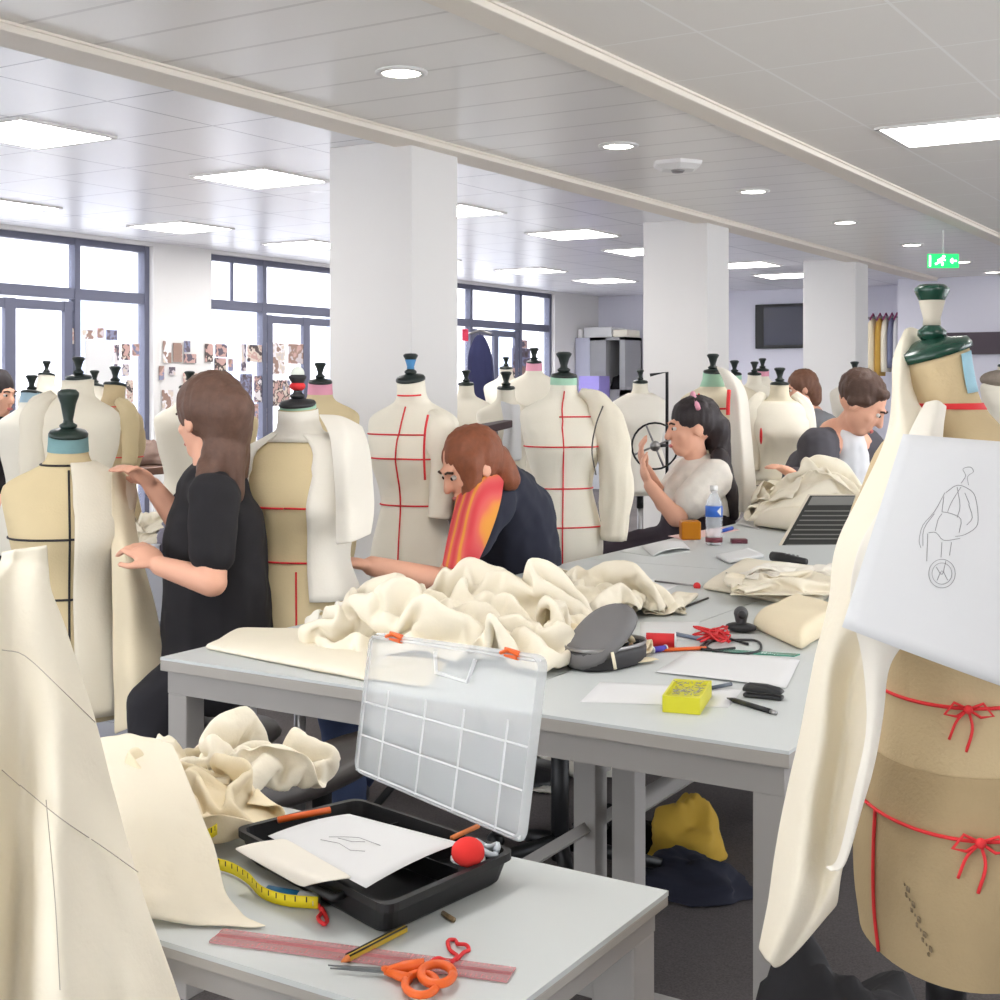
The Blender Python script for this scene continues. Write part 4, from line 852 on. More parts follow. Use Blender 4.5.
# spools, ribbons, cable
def spool(a, b_, r, col, name, label, cat):
    p0, p1 = at(*a, TZ+r), at(*b_, TZ+r); u = (p1-p0).normalized(); e = empty(name, (p0+p1)/2-UP*r, label, cat); l = (p1-p0).length
    A_ = (UP, u.cross(UP), u); MB().lathe([(0, .003), (r*.85, .003), (r*.85, l-.003), (0, l-.003)], p0, 16, A_).build('thread', col, e)
    MB().lathe([(0, 0), (r, 0), (r, .003), (0, .003)], p0, 16, A_).build('flange', paper, e); MB().lathe([(0, 0), (r, 0), (r, .003), (0, .003)], p1-u*.003, 16, A_).build('flange', paper, e)
spool((645, 640), (676, 641), .020, red, 'ribbon_spool', 'red ribbon roll lying beside the pencil case', 'ribbon roll')
spool((652, 650), (666, 648), .008, M('violet', (80, 66, 170), .6), 'thread_spool', 'small violet thread spool in front of the red ribbon roll', 'spool')
for k in range(3):
    rr = random.Random(k); pts = [(rr.uniform(692, 732), rr.uniform(626, 642)) for _ in range(12)]
    ribbon(pts, 'red_ribbon', ('upper loops', 'middle loops', 'lower loops')[k]+' of the tangle of red ribbon between the red roll and the black cable', .0022, TZ+.006+.006*k, 6)
tag(MB().tube([at(662, 650, TZ+.005), at(706, 648, TZ+.005)], .0045, 6).build('orange_pencil', orange, None), 'orange pencil lying in front of the red ribbon roll', 'pencil')
tag(MB().tube([at(676, 634, TZ+.006), at(706, 640, TZ+.006)], .005, 6).build('grey_pen', M('pen_bluegrey', (110, 120, 140), .4), None), 'grey blue pen between the red roll and the ribbon tangle', 'pen')
blackm = M('black_rubber', (36, 36, 38), .5)
q = at(741, 632, TZ); e = empty('webcam', q, 'black webcam with a round grey lens standing on its cable behind the scissors case', 'webcam')
e['label'] = 'small black round device on a stand among the red ribbons'; e['category'] = 'device'; e.name = 'desk_device'
MB().ell(q+UP*.012, (.04, .028, .012)).build('base', blackm, e); MB().cap(q+UP*.02, .012, q+UP*.045, .018).build('body', M('dark_grey_plastic', (70, 70, 72), .4), e); MB().ell(q+UP*.045-FW*.014, (.011, .011, .011)).build('dial', blackm, e)
cb_ = crom([at(x, y, TZ+.004) for x, y in [(735, 648), (715, 650), (700, 648), (712, 641), (735, 640), (757, 641), (760, 650), (742, 654), (720, 652), (706, 646), (722, 638), (748, 644)]], 6)
tag(MB().tube(cb_, .003, 6).build('black_cable', blackm, None), 'loosely coiled black cable around the small black device', 'cable')
tag(MB().prism([mz(712, 652), mz(794, 657), mz(800, 655), mz(718, 650)], (0, 0, .003)).build('glass_ruler', clear('teal_acrylic', (90, 160, 140), .7), None, smooth=False), 'clear ruler with a teal edge in front of the rolled muslin', 'ruler')
p0, p1 = at(727, 698, TZ+.005), at(776, 713, TZ+.005); e = empty('pen', (p0+p1)/2-UP*.005, 'black pen lying in front of the stapler', 'pen'); u = p1-p0
MB().tube([p0+u*.15, p0+u*.9], .005, 8).build('barrel', black, e); MB().tube([p0, p0+u*.15], [.0012, .0045], 8).build('tip', M('dark_tip', (60, 60, 62), .3, .5), e); MB().tube([p0+u*.9, p1], .0042, 8).build('end_cap', steel, e)
tag(MB().tube([at(711, 688, TZ+.006), at(731, 684, TZ+.006)], .004, 8).build('grey_pen', M('pen_slate', (74, 84, 96), .4), None), 'dark slate pen end sticking out behind the yellow pin box', 'pen')
p0, p1 = at(744, 696, TZ+.001), at(783, 700, TZ+.001); u = (p1-p0).normalized(); w = UP.cross(u); e = empty('stapler', (p0+p1)/2, 'black stapler at the right of the big table', 'stapler'); l = (p1-p0).length
MB().box((p0+p1)/2+UP*.004, (l, .022, .008), (u, w, UP)).build('base', blackm, e, bevel=.003)
MB().loft([[p0+u*(l*s_)+w*(y*.013)+UP*z for y, z in ((-1, .012), (1, .012), (1, .012+h_), (0, .016+h_), (-1, .012+h_))] for s_, h_ in ((0, .006), (.15, .012), (.6, .012), (.9, .008), (1.0, .003))]).build('arm', blackm, e, bevel=.002)
p0, p1 = at(655, 581, TZ+.005), at(697, 586, TZ+.006); e = empty('long_pin', p1-UP*.006, 'long steel needle with a red head in the middle of the tables', 'needle'); MB().tube([p0, p1], .003, 6).build('shaft', steel, e); MB().ell(p1, .011).build('head', red, e)
tag(MB().tube([at(682, 608, TZ+.004), at(708, 598, TZ+.004)], .003, 6).build('dark_pencil', M('dark_pencil', (60, 56, 52), .5), None), 'thin dark pencil in front of the folded muslin slab', 'pencil')
# bottle
q = mz(714, 545); e = empty('water_bottle', q, 'clear plastic water bottle with a blue label on the far table', 'bottle'); k = .215/.225
clearb = clear('bottle_plastic', (235, 240, 245), .30, .1)
MB().lathe([(0, .002), (.026, 0), (.032, .006), (.032, .06), (.030, .066), (.032, .072), (.032, .15), (.029, .165), (.018, .188), (.012, .196), (.012, .206), (0, .206)], q, 24).build('body', clearb, e)
MB().lathe([(.0326, .108), (.0326, .148)], q, 24).build('label', M('blue_label_print', (50, 100, 190), .5), e, solid=.0004)
t = MB(); fr_ = -FW
pts = [q+fr_*.0338+RT*(x)+UP*z for x, z in ((.004, .138), (.022, .146), (.022, .112), (.012, .126), (.018, .116))]
t.prism([q+fr_*.0334+RT*.006+UP*.130, q+fr_*.028+RT*.022+UP*.146, q+fr_*.028+RT*.022+UP*.112], fr_*.001); t.build('label_mark', paper, e, smooth=False)
MB().lathe([(0, .205), (.0145, .205), (.0145, .222), (.013, .224), (0, .224)], q, 20).build('cap', white, e)
MB().lathe([(.0322, .012), (.0324, .03), (.0322, .03)], q, 24).build('base_tint', M('dark_red_print', (110, 50, 60), .6), e, solid=.0004)
q = mz(690, 539); amb = M('amber', (206, 138, 30), .3, trans=.4)
e = tag(MB().box(q+UP*.036, (.076, .076, .072), (RT, FW, UP)).build('amber_cube', amb, None, smooth=False, bevel=.006), 'amber orange cube shaped box left of the water bottle', 'box')
tag(MB().box(mz(739, 543)+UP*.008, (.06, .04, .016), (RT, FW, UP)).build('dark_red_box', M('dark_red', (96, 46, 56), .5), None, smooth=False, bevel=.002), 'flat dark red case right of the water bottle', 'case')
tag(MB().tube([at(722, 531, TZ+.008), at(732, 528, TZ+.008)], .008, 8).build('blue_pen', M('bright_blue', (50, 90, 200), .5), None), 'blue pen end behind the water bottle', 'pen')
# laptop: its screen faces the camera's left, keyboard deck away
e = empty('laptop', mz(806, 556), 'open laptop with a dark screen and light bezel edge before the far muslin', 'laptop')
dl = 5.0
A0, B0, C0, D0 = ad(774, 553, dl), ad(836, 553, dl+.02), ad(856, 494, dl+.26), ad(808, 494, dl+.24)
nn = (B0-A0).cross(D0-A0).normalized(); nn = nn if nn.dot(FW) < 0 else -nn
silver = M('laptop_silver', (206, 196, 178), .4, .2)
MB().prism([A0, B0, C0, D0], -nn*.012).build('screen_lid', silver, e, smooth=False)
def lq(u, v, o=.001): return (A0*(1-u)+B0*u)*(1-v)+(D0*(1-u)+C0*u)*v+nn*o
MB().prism([lq(.06, .03, 0), lq(1, .03, 0), lq(1, .97, 0), lq(.06, .97, 0)], nn*.0012).build('screen', M('screen_black', (40, 40, 38), .35), e, smooth=False)
t = MB()
for v in (.12, .22, .29, .37, .45, .53, .61, .69): t.prism([lq(.12, v, .0012), lq(1, v, .0012), lq(1, v+.018, .0012), lq(.12, v+.018, .0012)], nn*.0006)
t.prism([lq(.12, .80, .0012), lq(1, .80, .0012), lq(1, .95, .0012), lq(.12, .95, .0012)], nn*.0006)
t.build('screen_text_rows', M('screen_grey', (112, 112, 108), .4), e, smooth=False)
MB().prism([A0-UP*.002, B0-UP*.002, B0+RT*.02-FW*.16-UP*.0, A0+RT*.02-FW*.16], UP*-.012).build('keyboard_deck', silver, e, smooth=False)
q = mz(789, 562); e = empty('cordless_phone', q, 'black handset lying in front of the laptop', 'phone'); a, b_ = at(772, 556, TZ+.018), at(806, 562, TZ+.012)
MB().tube([a, a*.7+b_*.3, a*.3+b_*.7, b_], [.016, .018, .014, .012], 10).build('handset', blackm, e); t = MB()
for i in range(4):
    for j in range(2): t.ell((a*(.6-.12*i)+b_*(.4+.12*i))+UP*.016+FW*(-.006+.012*j), (.004, .004, .002), None, 8, 4)
t.build('key', M('key_grey', (130, 130, 132), .5), e)

# ------------------------------------------------------------------ under the tables
q = at(322, 768, .60); g0 = Vector((q.x, q.y, 0)); e = empty('work_stool', g0, 'dark grey padded stool between the toolbox and the big table', 'stool')
t = MB(); t.loft([[g0+UP*z+RT*(r*1.0*math.cos(2*PI*i/28))+FW*(r*math.sin(2*PI*i/28))+UP*(.05*(r/.14)*math.cos(2*PI*i/28)*1.0) for i in range(28)] for r, z in ((.02, .575), (.12, .575), (.145, .59), (.148, .605), (.13, .622), (.02, .625))]); t.build('seat', M('dark_vinyl', (66, 62, 60), .5), e)
MB().lathe([(0, .06), (.02, .06), (.02, .58), (0, .58)], g0, 12).build('post', black, e)
for j in range(5):
    u = Vector((math.cos(j*1.257), math.sin(j*1.257), 0)); MB().tube([g0+UP*.08, g0+u*.2+UP*.05], [.02, .014], 8).build('leg', black, e); 
    MB().ell(g0+u*.2+UP*.026, (.024, .024, .026)).build('caster', black, e)
q = at(560, 866, .03); g0 = Vector((q.x, q.y, 0)); e = empty('swivel_chair', g0, 'black swivel chair base and seat under the big table', 'chair')
MB().lathe([(0, .05), (.025, .05), (.025, .42), (0, .42)], g0, 12).build('post', black, e)
t = MB(); t.lathe([(0, .42), (.2, .42), (.22, .44), (.22, .47), (.19, .485), (0, .485)], g0, 24); t.build('seat', dark, e)
for j in range(5):
    u = Vector((math.cos(j*1.257+.3), math.sin(j*1.257+.3), 0)); MB().tube([g0+UP*.10, g0+u*.28+UP*.06], [.024, .016], 8).build('leg', black, e); MB().ell(g0+u*.28+UP*.027, (.027, .027, .027)).build('caster', black, e)
def blob(c, r, name, mat, label, cat, seed=0, wr=.25, sc=(1, 1, 1), n=36, m=20):
    rows = []
    for j in range(m+1):
        a = -.02+(PI/2+.02)*j/m*.999; row = []
        for i in range(n):
            b_ = 2*PI*i/n; d = Vector((math.cos(a)*math.cos(b_), math.cos(a)*math.sin(b_), math.sin(a)))
            k = 1+wr*(noise.noise(d*1.8+Vector((seed, 0, 0)))+.6*abs(noise.noise(d*4.5+Vector((0, seed, 0)))))
            row.append(c+Vector((d.x*r*sc[0]*k, d.y*r*sc[1]*k, max(0.003, d.z*r*sc[2]*k))))
        rows.append(row)
    return tag(MB().loft(rows).build(name, mat, None), label, cat)
fl = lambda x, y, z=.002: at(x, y, z)
blob(fl(684, 855), .14, 'yellow_bag', M('mustard_cloth', (176, 142, 50), .9, 0, .1, 8), 'mustard yellow bag on the carpet under the big table', 'bag', 3, .3, (.8, .8, 1.1))
blob(fl(690, 888), .13, 'dark_backpack', M('navy_cloth', (30, 32, 46), .9), 'dark navy backpack beside the yellow bag under the big table', 'bag', 5, .3, (1.2, .9, .6))
blob(fl(617, 842), .15, 'dark_bag', dark, 'dark cloth bag behind the table legs', 'bag', 9, .3, (1, .8, .6))
blob(Vector((-.62, 1.93, .002)), .21, 'black_coat', M('black_coat_cloth', (28, 27, 30), .85, 0, .2, 6, .5, 14), 'heap of black coats on the floor below the large form', 'coat', 12, .18, (.95, .85, 2.3))
blob(fl(228, 815), .16, 'black_bag', dark, 'black bag on the floor left of the big table leg', 'bag', 15, .3, (1.1, .8, .8))
for i, (x, y, r, lb) in enumerate(((575, 768, .16, 'large'), (546, 790, .06, 'small'), (632, 812, .03, 'tiny'))):
    blob(fl(x, y), r, 'muslin_offcut', muslin_pale, '%s pale muslin offcut on the carpet under the tables' % lb, 'muslin cloth', 20+i, .5, (1, .7, .18))

# ------------------------------------------------------------------ people
def person(label, hp, face, k, joints, skincol, parts, vox=.006, faceup=.0, hair=None, name='person'):
    """hp: head centre, face: looking direction; joints: list of (p0, r0, p1, r1) limbs of the body; parts: clothing"""
    f = face.normalized(); r_ = f.cross(UP).normalized(); u = r_.cross(f).normalized()
    base = Vector((joints[0][0].x, joints[0][0].y, 0))
    e = empty(name, base, label, 'person')
    b_ = MB(); H3 = lambda x, y, z: hp+(r_*x+f*y+u*z)*k; A_ = (r_, f, u)
    def E_(c, r): b_.ell(H3(*c), tuple(x*k for x in r), A_)
    E_((0, -.012, .028), (.074, .094, .088)); E_((0, .03, -.02), (.062, .064, .085)); E_((0, .05, -.078), (.040, .038, .032)); E_((0, .03, -.05), (.055, .05, .05))
    b_.cap(H3(0, .09, .012), .009*k, H3(0, .108, -.024), .013*k); E_((0, .082, .028), (.048, .014, .011)); E_((-.074, -.005, -.008), (.010, .020, .030)); E_((.074, -.005, -.008), (.010, .020, .030))
    E_((0, .086, -.056), (.022, .012, .006)); E_((0, .085, -.067), (.019, .011, .007)); E_((-.04, .06, -.02), (.022, .02, .02)); E_((.04, .06, -.02), (.022, .02, .02))
    for p0, r0, p1, r1 in joints: b_.cap(p0, r0*k, p1, r1*k)
    body = b_
    return e, body, H3, A_, f, r_, u
def hand(mb, wrist, dirv, up, side, k=1.0, curl=.5):
    d = dirv.normalized(); n_ = (up-d*up.dot(d)).normalized(); s_ = d.cross(n_)*side
    pc_ = wrist+d*.045*k; mb.ell(pc_, (.045*k, .038*k, .016*k), (d, s_, n_))
    for i, (o_, L_f) in enumerate(((-.028, .072), (-.009, .082), (.010, .076), (.028, .060))):
        a = wrist+d*.075*k+s_*(o_*k); c1 = curl; 
        b1 = a+(d*math.cos(c1*.6)-n_*math.sin(c1*.6))*L_f*.5*k; b2 = b1+(d*math.cos(c1*1.5)-n_*math.sin(c1*1.5))*L_f*.5*k
        mb.cap(a-d*.02*k, .0095*k, b1, .0085*k, 8); mb.cap(b1, .0085*k, b2, .0072*k, 8)
    t0 = wrist+d*.025*k-s_*.03*k; t1 = t0+(d*.6-s_*.7-n_*.3).normalized()*.036*k; t2 = t1+(d*.9-s_*.25-n_*.35).normalized()*.03*k
    mb.cap(t0, .012*k, t1, .010*k, 8); mb.cap(t1, .010*k, t2, .008*k, 8)
def finish(e, body, H3, A_, skincol, k, vox, eyes=True):
    bo = body.build('body', skincol, e, remesh=vox, smoothit=3)
    if eyes:
        for sx in (-1, 1):
            MB().ell(H3(sx*.031, .082, .008), tuple(x*k for x in (.013, .009, .008)), A_, 10, 6).build('eye', M('eye_white', (220, 214, 208), .3), e)
            MB().ell(H3(sx*.031, .090, .008), tuple(x*k for x in (.006, .004, .006)), A_, 8, 6).build('iris', M('iris_dark', (50, 38, 32), .2), e)
            MB().tube([H3(sx*.048, .084, .026), H3(sx*.032, .094, .032), H3(sx*.016, .095, .028)], .004*k, 6).build('eyebrow', M('brow_brown', (66, 48, 40), .9), e)
        MB().ell(H3(0, .097, -.061), tuple(x*k for x in (.021, .006, .008)), A_, 12, 6).build('lips', M('lips', (190, 104, 98), .5), e)
    return bo
def hairmesh(e, pieces, mat, vox, seed=0, k=1.0, name='hair'):
    m = MB()
    for c in pieces:
        if c[0] == 'e': m.ell(c[1], c[2], c[3])
        else: m.cap(c[1], c[2], c[3], c[4])
    o = m.build(name, mat, e, remesh=vox, smoothit=2)
    for v in o.data.vertices:
        p_ = v.co; v.co = p_+v.normal*(.006*noise.noise(Vector((p_.x*60, p_.y*60, p_.z*9))))
    return o
def garment(e, name, mat, limbs, vox, wr=.008, label=None):
    m = MB()
    for l in limbs: m.cap(l[0], l[1]*k, l[2], l[3]*k)
    o = m.build(name, mat, e, remesh=vox, smoothit=3)
    for v in o.data.vertices: v.co = v.co+v.normal*(wr*noise.noise(v.co*9)+wr*.6*noise.noise(v.co*23))
    return o
brownhair = M('brown_hair', (96, 70, 58), .6, 0, .3, 50, .5, 120); darkhair = M('dark_hair', (44, 36, 38), .55, 0, .3, 50, .5, 120); auburn = M('auburn_hair', (130, 74, 48), .6, 0, .3, 50, .5, 120)
blackshirt = M('black_jersey', (32, 30, 33), .9, 0, .1, 10); jeans = M('blue_jeans', (62, 74, 104), .9, 0, .12, 20); darkpants = M('dark_trousers', (34, 33, 38), .9)
# 1: long haired person in a black T-shirt, reaching to the muslin on the black taped form
k = .93; J = ad; hp = J(209, 420, 3.55)
nb, ch, pv = J(214, 474, 3.56), J(216, 530, 3.58), J(218, 660, 3.6)
sN, sF = J(213, 498, 3.40), J(208, 492, 3.73); eN, wN = J(212, 582, 3.36), J(160, 566, 3.40); eF, wF = J(178, 520, 3.72), J(152, 486, 3.66)
e, b_, H3, A_, f, r_, u = person('person with long brown hair and black T-shirt, reaching left for hanging muslin', hp, -RT*1.0+FW*.85-UP*.15, k, [
    (pv, .15, ch, .125), (ch, .125, nb-UP*.05, .09), (nb-UP*.06, .055, hp-UP*.05, .05), (nb-UP*.05, .06, sN, .055), (nb-UP*.05, .06, sF, .055),
    (sN, .05, eN, .04), (eN, .042, wN, .028), (sF, .05, eF, .04), (eF, .04, wF, .028)], skin, None)
hand(b_, wN, J(136, 545, 3.44)-wN, (UP-FW*.3), 1, 1.0, .7); hand(b_, wF, J(140, 474, 3.62)-wF, UP, -1, 1.0, .6)
kn1, kn2 = J(150, 705, 3.45), J(165, 700, 3.78)
finish(e, b_, H3, A_, skin, k, .0065)
garment(e, 't_shirt', blackshirt, [(pv, .165, ch, .145), (ch, .145, nb-UP*.05, .105), (nb-UP*.05, .075, sN, .072), (nb-UP*.05, .075, sF, .072), (sN, .070, sN*.35+eN*.65, .066), (sF, .066, sF*.4+eF*.6, .06)], .009)
garment(e, 'trousers', darkpants, [(pv, .16, pv+UP*.04, .15), (pv, .10, kn1, .07), (pv, .10, kn2, .07), (kn1, .07, Vector((kn1.x+.03, kn1.y, .10)), .05), (kn2, .07, Vector((kn2.x+.03, kn2.y, .10)), .05)], .011)
for q in (kn1, kn2): MB().ell(Vector((q.x-.02, q.y, .05)), (.13, .05, .05), (-RT, FW, UP)).build('shoe', black, e)
hairmesh(e, [('e', H3(0, -.02, .04), (.088, .105, .095), A_), ('c', H3(0, -.09, .02), .07, J(226, 470, 3.56), .06), ('c', J(224, 455, 3.50), .06, J(232, 492, 3.50), .035), ('c', H3(.06, .0, .0), .035, J(206, 476, 3.44), .03), ('c', H3(.055, .04, .02), .03, H3(.07, .02, -.1), .025)], brownhair, .009)
g0 = Vector((pv.x, pv.y, 0)); st_ = empty('work_stool', g0, 'dark stool under the person in the black T-shirt', 'stool')
MB().lathe([(0, .40), (.15, .40), (.17, .42), (.16, .44), (0, .45)], g0+UP*(pv.z-.17-.45), 24).build('seat', M('dark_vinyl', (66, 62, 60)), st_); MB().lathe([(0, 0), (.16, 0), (.15, .03), (.02, .05), (.02, max(.1, pv.z-.2)), (0, max(.1, pv.z-.2))], g0, 20).build('post', black, st_)
# 2: person bending forward in navy, arm out to the red taped form
k = 1.0; hp = J(472, 466, 4.12); nb, ch, pv = J(496, 486, 4.3), J(512, 520, 4.45), J(522, 610, 4.6)
sN, sF = J(492, 508, 4.18), J(520, 490, 4.62); eN, wN = J(446, 582, 4.02), J(372, 566, 3.86); eF, wF = J(478, 470, 4.4), J(448, 452, 4.25)
e, b_, H3, A_, f, r_, u = person('person in navy with a bright striped scarf, bending to touch the green necked form', hp, -RT*.9-FW*.45-UP*.55, k, [
    (pv, .15, ch, .13), (ch, .13, nb, .085), (nb, .052, hp-f*.02, .05), (nb, .06, sN, .055), (nb, .06, sF, .055), (sN, .05, eN, .04), (eN, .042, wN, .03)], skin, None)
hand(b_, wN, J(338, 560, 3.80)-wN, UP, -1, 1.05, .4)
finish(e, b_, H3, A_, skin, k, .0065)
garment(e, 'navy_top', M('navy_jersey', (40, 42, 56), .9, 0, .1, 10), [(pv, .165, ch, .15), (ch, .15, nb, .10), (nb, .075, sN, .07), (nb, .075, sF, .07), (sN, .066, sN*.55+eN*.45, .06), (sF, .066, J(528, 560, 4.55), .06)], .009)
kA, kB = J(340, 700, 3.98), J(352, 705, 4.3)
garment(e, 'jeans', jeans, [(pv, .15, pv+UP*.03, .15), (pv, .105, kA, .075), (pv, .105, kB, .075), (kA, .075, Vector((kA.x+.02, kA.y+.02, .1)), .052), (kB, .075, Vector((kB.x+.02, kB.y+.02, .1)), .052)], .011)
for q in (kA, kB): MB().ell(Vector((q.x+.03, q.y-.03, .05)), (.05, .13, .05), (RT, FW, UP)).build('shoe', black, e)
hairmesh(e, [('e', H3(0, -.02, .03), (.088, .10, .095), A_), ('c', H3(0, -.08, -.02), .05, H3(0, -.09, -.10), .04), ('c', H3(-.06, .02, .03), .04, H3(-.05, .06, -.06), .03)], auburn, .009)
scm, N, L, bb = nodes_mat('striped_scarf'); tc = N.new('ShaderNodeTexCoord'); mp = N.new('ShaderNodeMapping'); mp.inputs['Rotation'].default_value = (0, 0, 0); wv_ = N.new('ShaderNodeTexWave'); wv_.bands_direction = 'X'; wv_.inputs['Scale'].default_value = 1.1; wv_.inputs['Distortion'].default_value = .5
rp = N.new('ShaderNodeValToRGB'); L.new(tc.outputs['Generated'], mp.inputs[0]); L.new(mp.outputs[0], wv_.inputs['Vector']); L.new(wv_.outputs['Fac'], rp.inputs[0]); L.new(rp.outputs[0], bb.inputs['Base Color']); bb.inputs['Roughness'].default_value = .9
cr_ = rp.color_ramp; cr_.elements[0].color = lin((206, 66, 72))+(1,); cr_.elements[1].color = lin((224, 150, 60))+(1,); q = cr_.elements.new(.45); q.color = lin((214, 92, 88))+(1,); q = cr_.elements.new(.75); q.color = lin((218, 104, 84))+(1,)
sheet(rowgrid([[(462, 474, 4.14), (482, 470, 4.08), (505, 474, 4.16)], [(456, 500, 4.08), (476, 500, 4.0), (500, 505, 4.08)], [(448, 535, 4.02), (468, 538, 3.96), (488, 540, 4.02)], [(442, 566, 3.98), (456, 570, 3.94), (474, 570, 3.99)]], 14, 5), 'scarf', scm, None, None, wr=.012, th=.006, parent=e)
g0 = Vector((pv.x, pv.y, 0)); st_ = empty('work_stool', g0, 'dark stool under the bending person in navy', 'stool')
MB().lathe([(0, 0), (.15, 0), (.17, .02), (.16, .04), (0, .05)], g0+UP*(pv.z-.23), 24).build('seat', MATS['dark_vinyl'], st_); MB().lathe([(0, 0), (.16, 0), (.15, .03), (.02, .05), (.02, pv.z-.23), (0, pv.z-.23)], g0, 20).build('post', black, st_)
# 3: woman with dark plaited hair in white
k = 1.12; hp = J(692, 428, 6.05); nb, ch, pv = J(700, 464, 6.08), J(698, 500, 6.1), J(696, 560, 6.15)
sN, sF = J(714, 478, 5.95), J(686, 474, 6.3); eN, wN = J(676, 518, 5.85), J(650, 486, 5.9); eF, wF = J(664, 504, 6.25), J(646, 470, 6.12)
e, b_, H3, A_, f, r_, u = person('woman with dark plaited hair and white lace top, turned left with hands raised', hp, -RT-FW*.15-UP*.12, k, [
    (pv, .14, ch, .11), (ch, .11, nb-UP*.04, .08), (nb-UP*.06, .05, hp-UP*.05, .046), (nb-UP*.04, .055, sN, .048), (nb-UP*.04, .055, sF, .048), (sN, .045, eN, .036), (eN, .038, wN, .026), (sF, .045, eF, .036), (eF, .038, wF, .026)], skin, None)
hand(b_, wN, J(640, 464, 5.95)-wN, -RT, 1, k, .6); hand(b_, wF, J(640, 452, 6.1)-wF, -RT, -1, k, .6)
finish(e, b_, H3, A_, skin, k, .008)
lace = M('white_lace', (224, 218, 208), .95, 0, .10, 30, .6, 60)
garment(e, 'lace_top', lace, [(ch-UP*.06, .15, ch, .15), (ch, .15, nb-UP*.06, .105), (nb-UP*.05, .07, sN, .075), (nb-UP*.05, .07, sF, .075), (sN, .078, sN*.4+eN*.6, .075), (sF, .07, sF*.45+eF*.55, .07)], .011)
garment(e, 'dark_skirt', M('dark_skirt', (58, 50, 58), .9), [(ch-UP*.10, .155, pv, .18), (pv, .18, pv-RT*.38-UP*.03, .13), (pv-RT*.38-UP*.03, .11, Vector((pv.x-.36, pv.y-.2, .12)), .09)], .013)
hairmesh(e, [('e', H3(0, -.022, .042), tuple(x*k for x in (.086, .104, .092)), A_), ('c', H3(0, -.10, -.01), .06*k, J(722, 462, 6.1), .045), ('c', J(720, 458, 6.0), .045, J(730, 490, 5.98), .035), ('c', J(730, 488, 5.98), .035, J(734, 516, 6.0), .022), ('c', H3(.07, -.01, .0), .03, H3(.06, -.04, -.09), .03)], darkhair, .01)
MB().tube([H3(-.085, -.01, .08), H3(0, -.02, .138), H3(.088, -.02, .07), H3(.085, -.06, .0)], .012, 8).build('pink_hairband', pinkb, e)
MB().lathe([(0, .40), (.16, .40), (.18, .42), (.16, .45), (0, .45)], Vector((pv.x, pv.y, pv.z-.21-.45)), 24).build('x', black, e).name = 'stool_seat'
so = [o for o in COL.objects if o.name == 'stool_seat'][0]; so.parent = None; st_ = empty('work_stool', (pv.x, pv.y, 0), 'dark stool under the woman in white', 'stool'); so.parent = st_; ROOT[so] = ROOT[st_]
so.name = 'seat'; MB().lathe([(0, 0), (.16, 0), (.02, .05), (.02, max(.08, pv.z-.2)), (0, max(.08, pv.z-.2))], Vector((pv.x, pv.y, 0)), 16).build('post', black, st_)
# 4: man in a grey cardigan
k = 1.27; hp = J(861, 404, 6.6); nb, ch, pv = J(838, 432, 6.72), J(834, 480, 6.85), J(838, 560, 6.95)
sN, sF = J(818, 448, 6.55), J(866, 446, 6.95); eN, wN = J(822, 500, 6.4), J(797, 478, 6.3)
eF, wF = J(880, 500, 6.85), J(884, 545, 6.7)
e, b_, H3, A_, f, r_, u = person('man with short brown hair, charcoal cardigan and white T-shirt, bending forward', hp, RT*.95-FW*.45-UP*.8, k, [
    (pv, .14, ch, .125), (ch, .125, nb-UP*.04, .09), (nb-UP*.04, .058, hp-f*.03-UP*.01, .056), (nb-UP*.04, .06, sN, .055), (nb-UP*.04, .06, sF, .055), (sN, .05, eN, .04), (eN, .04, wN, .03), (sF, .05, eF, .04), (eF, .04, wF, .03)], skin, None)
hand(b_, wN, J(778, 464, 6.25)-wN, UP, 1, k, .5); hand(b_, wF, RT*.2-UP, RT, 1, k, .5)
finish(e, b_, H3, A_, skin, k, .008)
card = M('charcoal_knit', (76, 74, 80), .95, 0, .08, 12)
garment(e, 't_shirt', M('white_jersey', (226, 226, 228), .9), [(pv, .15, ch, .137), (ch+FW*-.02+RT*.03, .135, nb-UP*.05+RT*.02-FW*.02, .085)], .01)
garment(e, 'cardigan', card, [(pv-RT*.05, .17, ch-RT*.07+FW*.02, .15), (ch-RT*.08+FW*.02, .145, nb-UP*.07-RT*.05+FW*.03, .08), (nb-UP*.05-RT*.03+FW*.03, .06, sN, .08), (sN, .082, eN, .065), (eN, .065, wN, .045), (nb-UP*.05+FW*.05, .05, sF, .07), (sF, .075, eF, .06), (eF, .06, wF, .045)], .011)
garment(e, 'trousers', darkpants, [(pv, .16, pv-UP*.1, .15), (pv-RT*.08, .10, pv-RT*.09-UP*.42, .075), (pv+RT*.08, .10, pv+RT*.09-UP*.42, .075), (pv-RT*.09-UP*.42, .075, Vector((pv.x-.08, pv.y-.04, .08)), .05), (pv+RT*.09-UP*.42, .075, Vector((pv.x+.08, pv.y+.05, .08)), .05)], .013)
for sx in (-1, 1): MB().ell(Vector((pv.x, pv.y, .05))+RT*(.09*sx)-FW*.05, (.05, .13, .05), (RT, FW, UP)).build('shoe', black, e)
hairmesh(e, [('e', H3(0, -.028, .046), tuple(x*k for x in (.084, .098, .086)), A_), ('c', H3(-.045, .045, .078), .022*k, H3(.045, .045, .078), .022*k), ('c', H3(.062, .02, .03), .025*k, H3(.068, -.02, -.0), .025*k), ('c', H3(-.062, .02, .03), .025*k, H3(-.068, -.02, -.0), .025*k)], M('chestnut_hair', (78, 56, 46), .6, 0, .3, 50, .5, 120), .009)
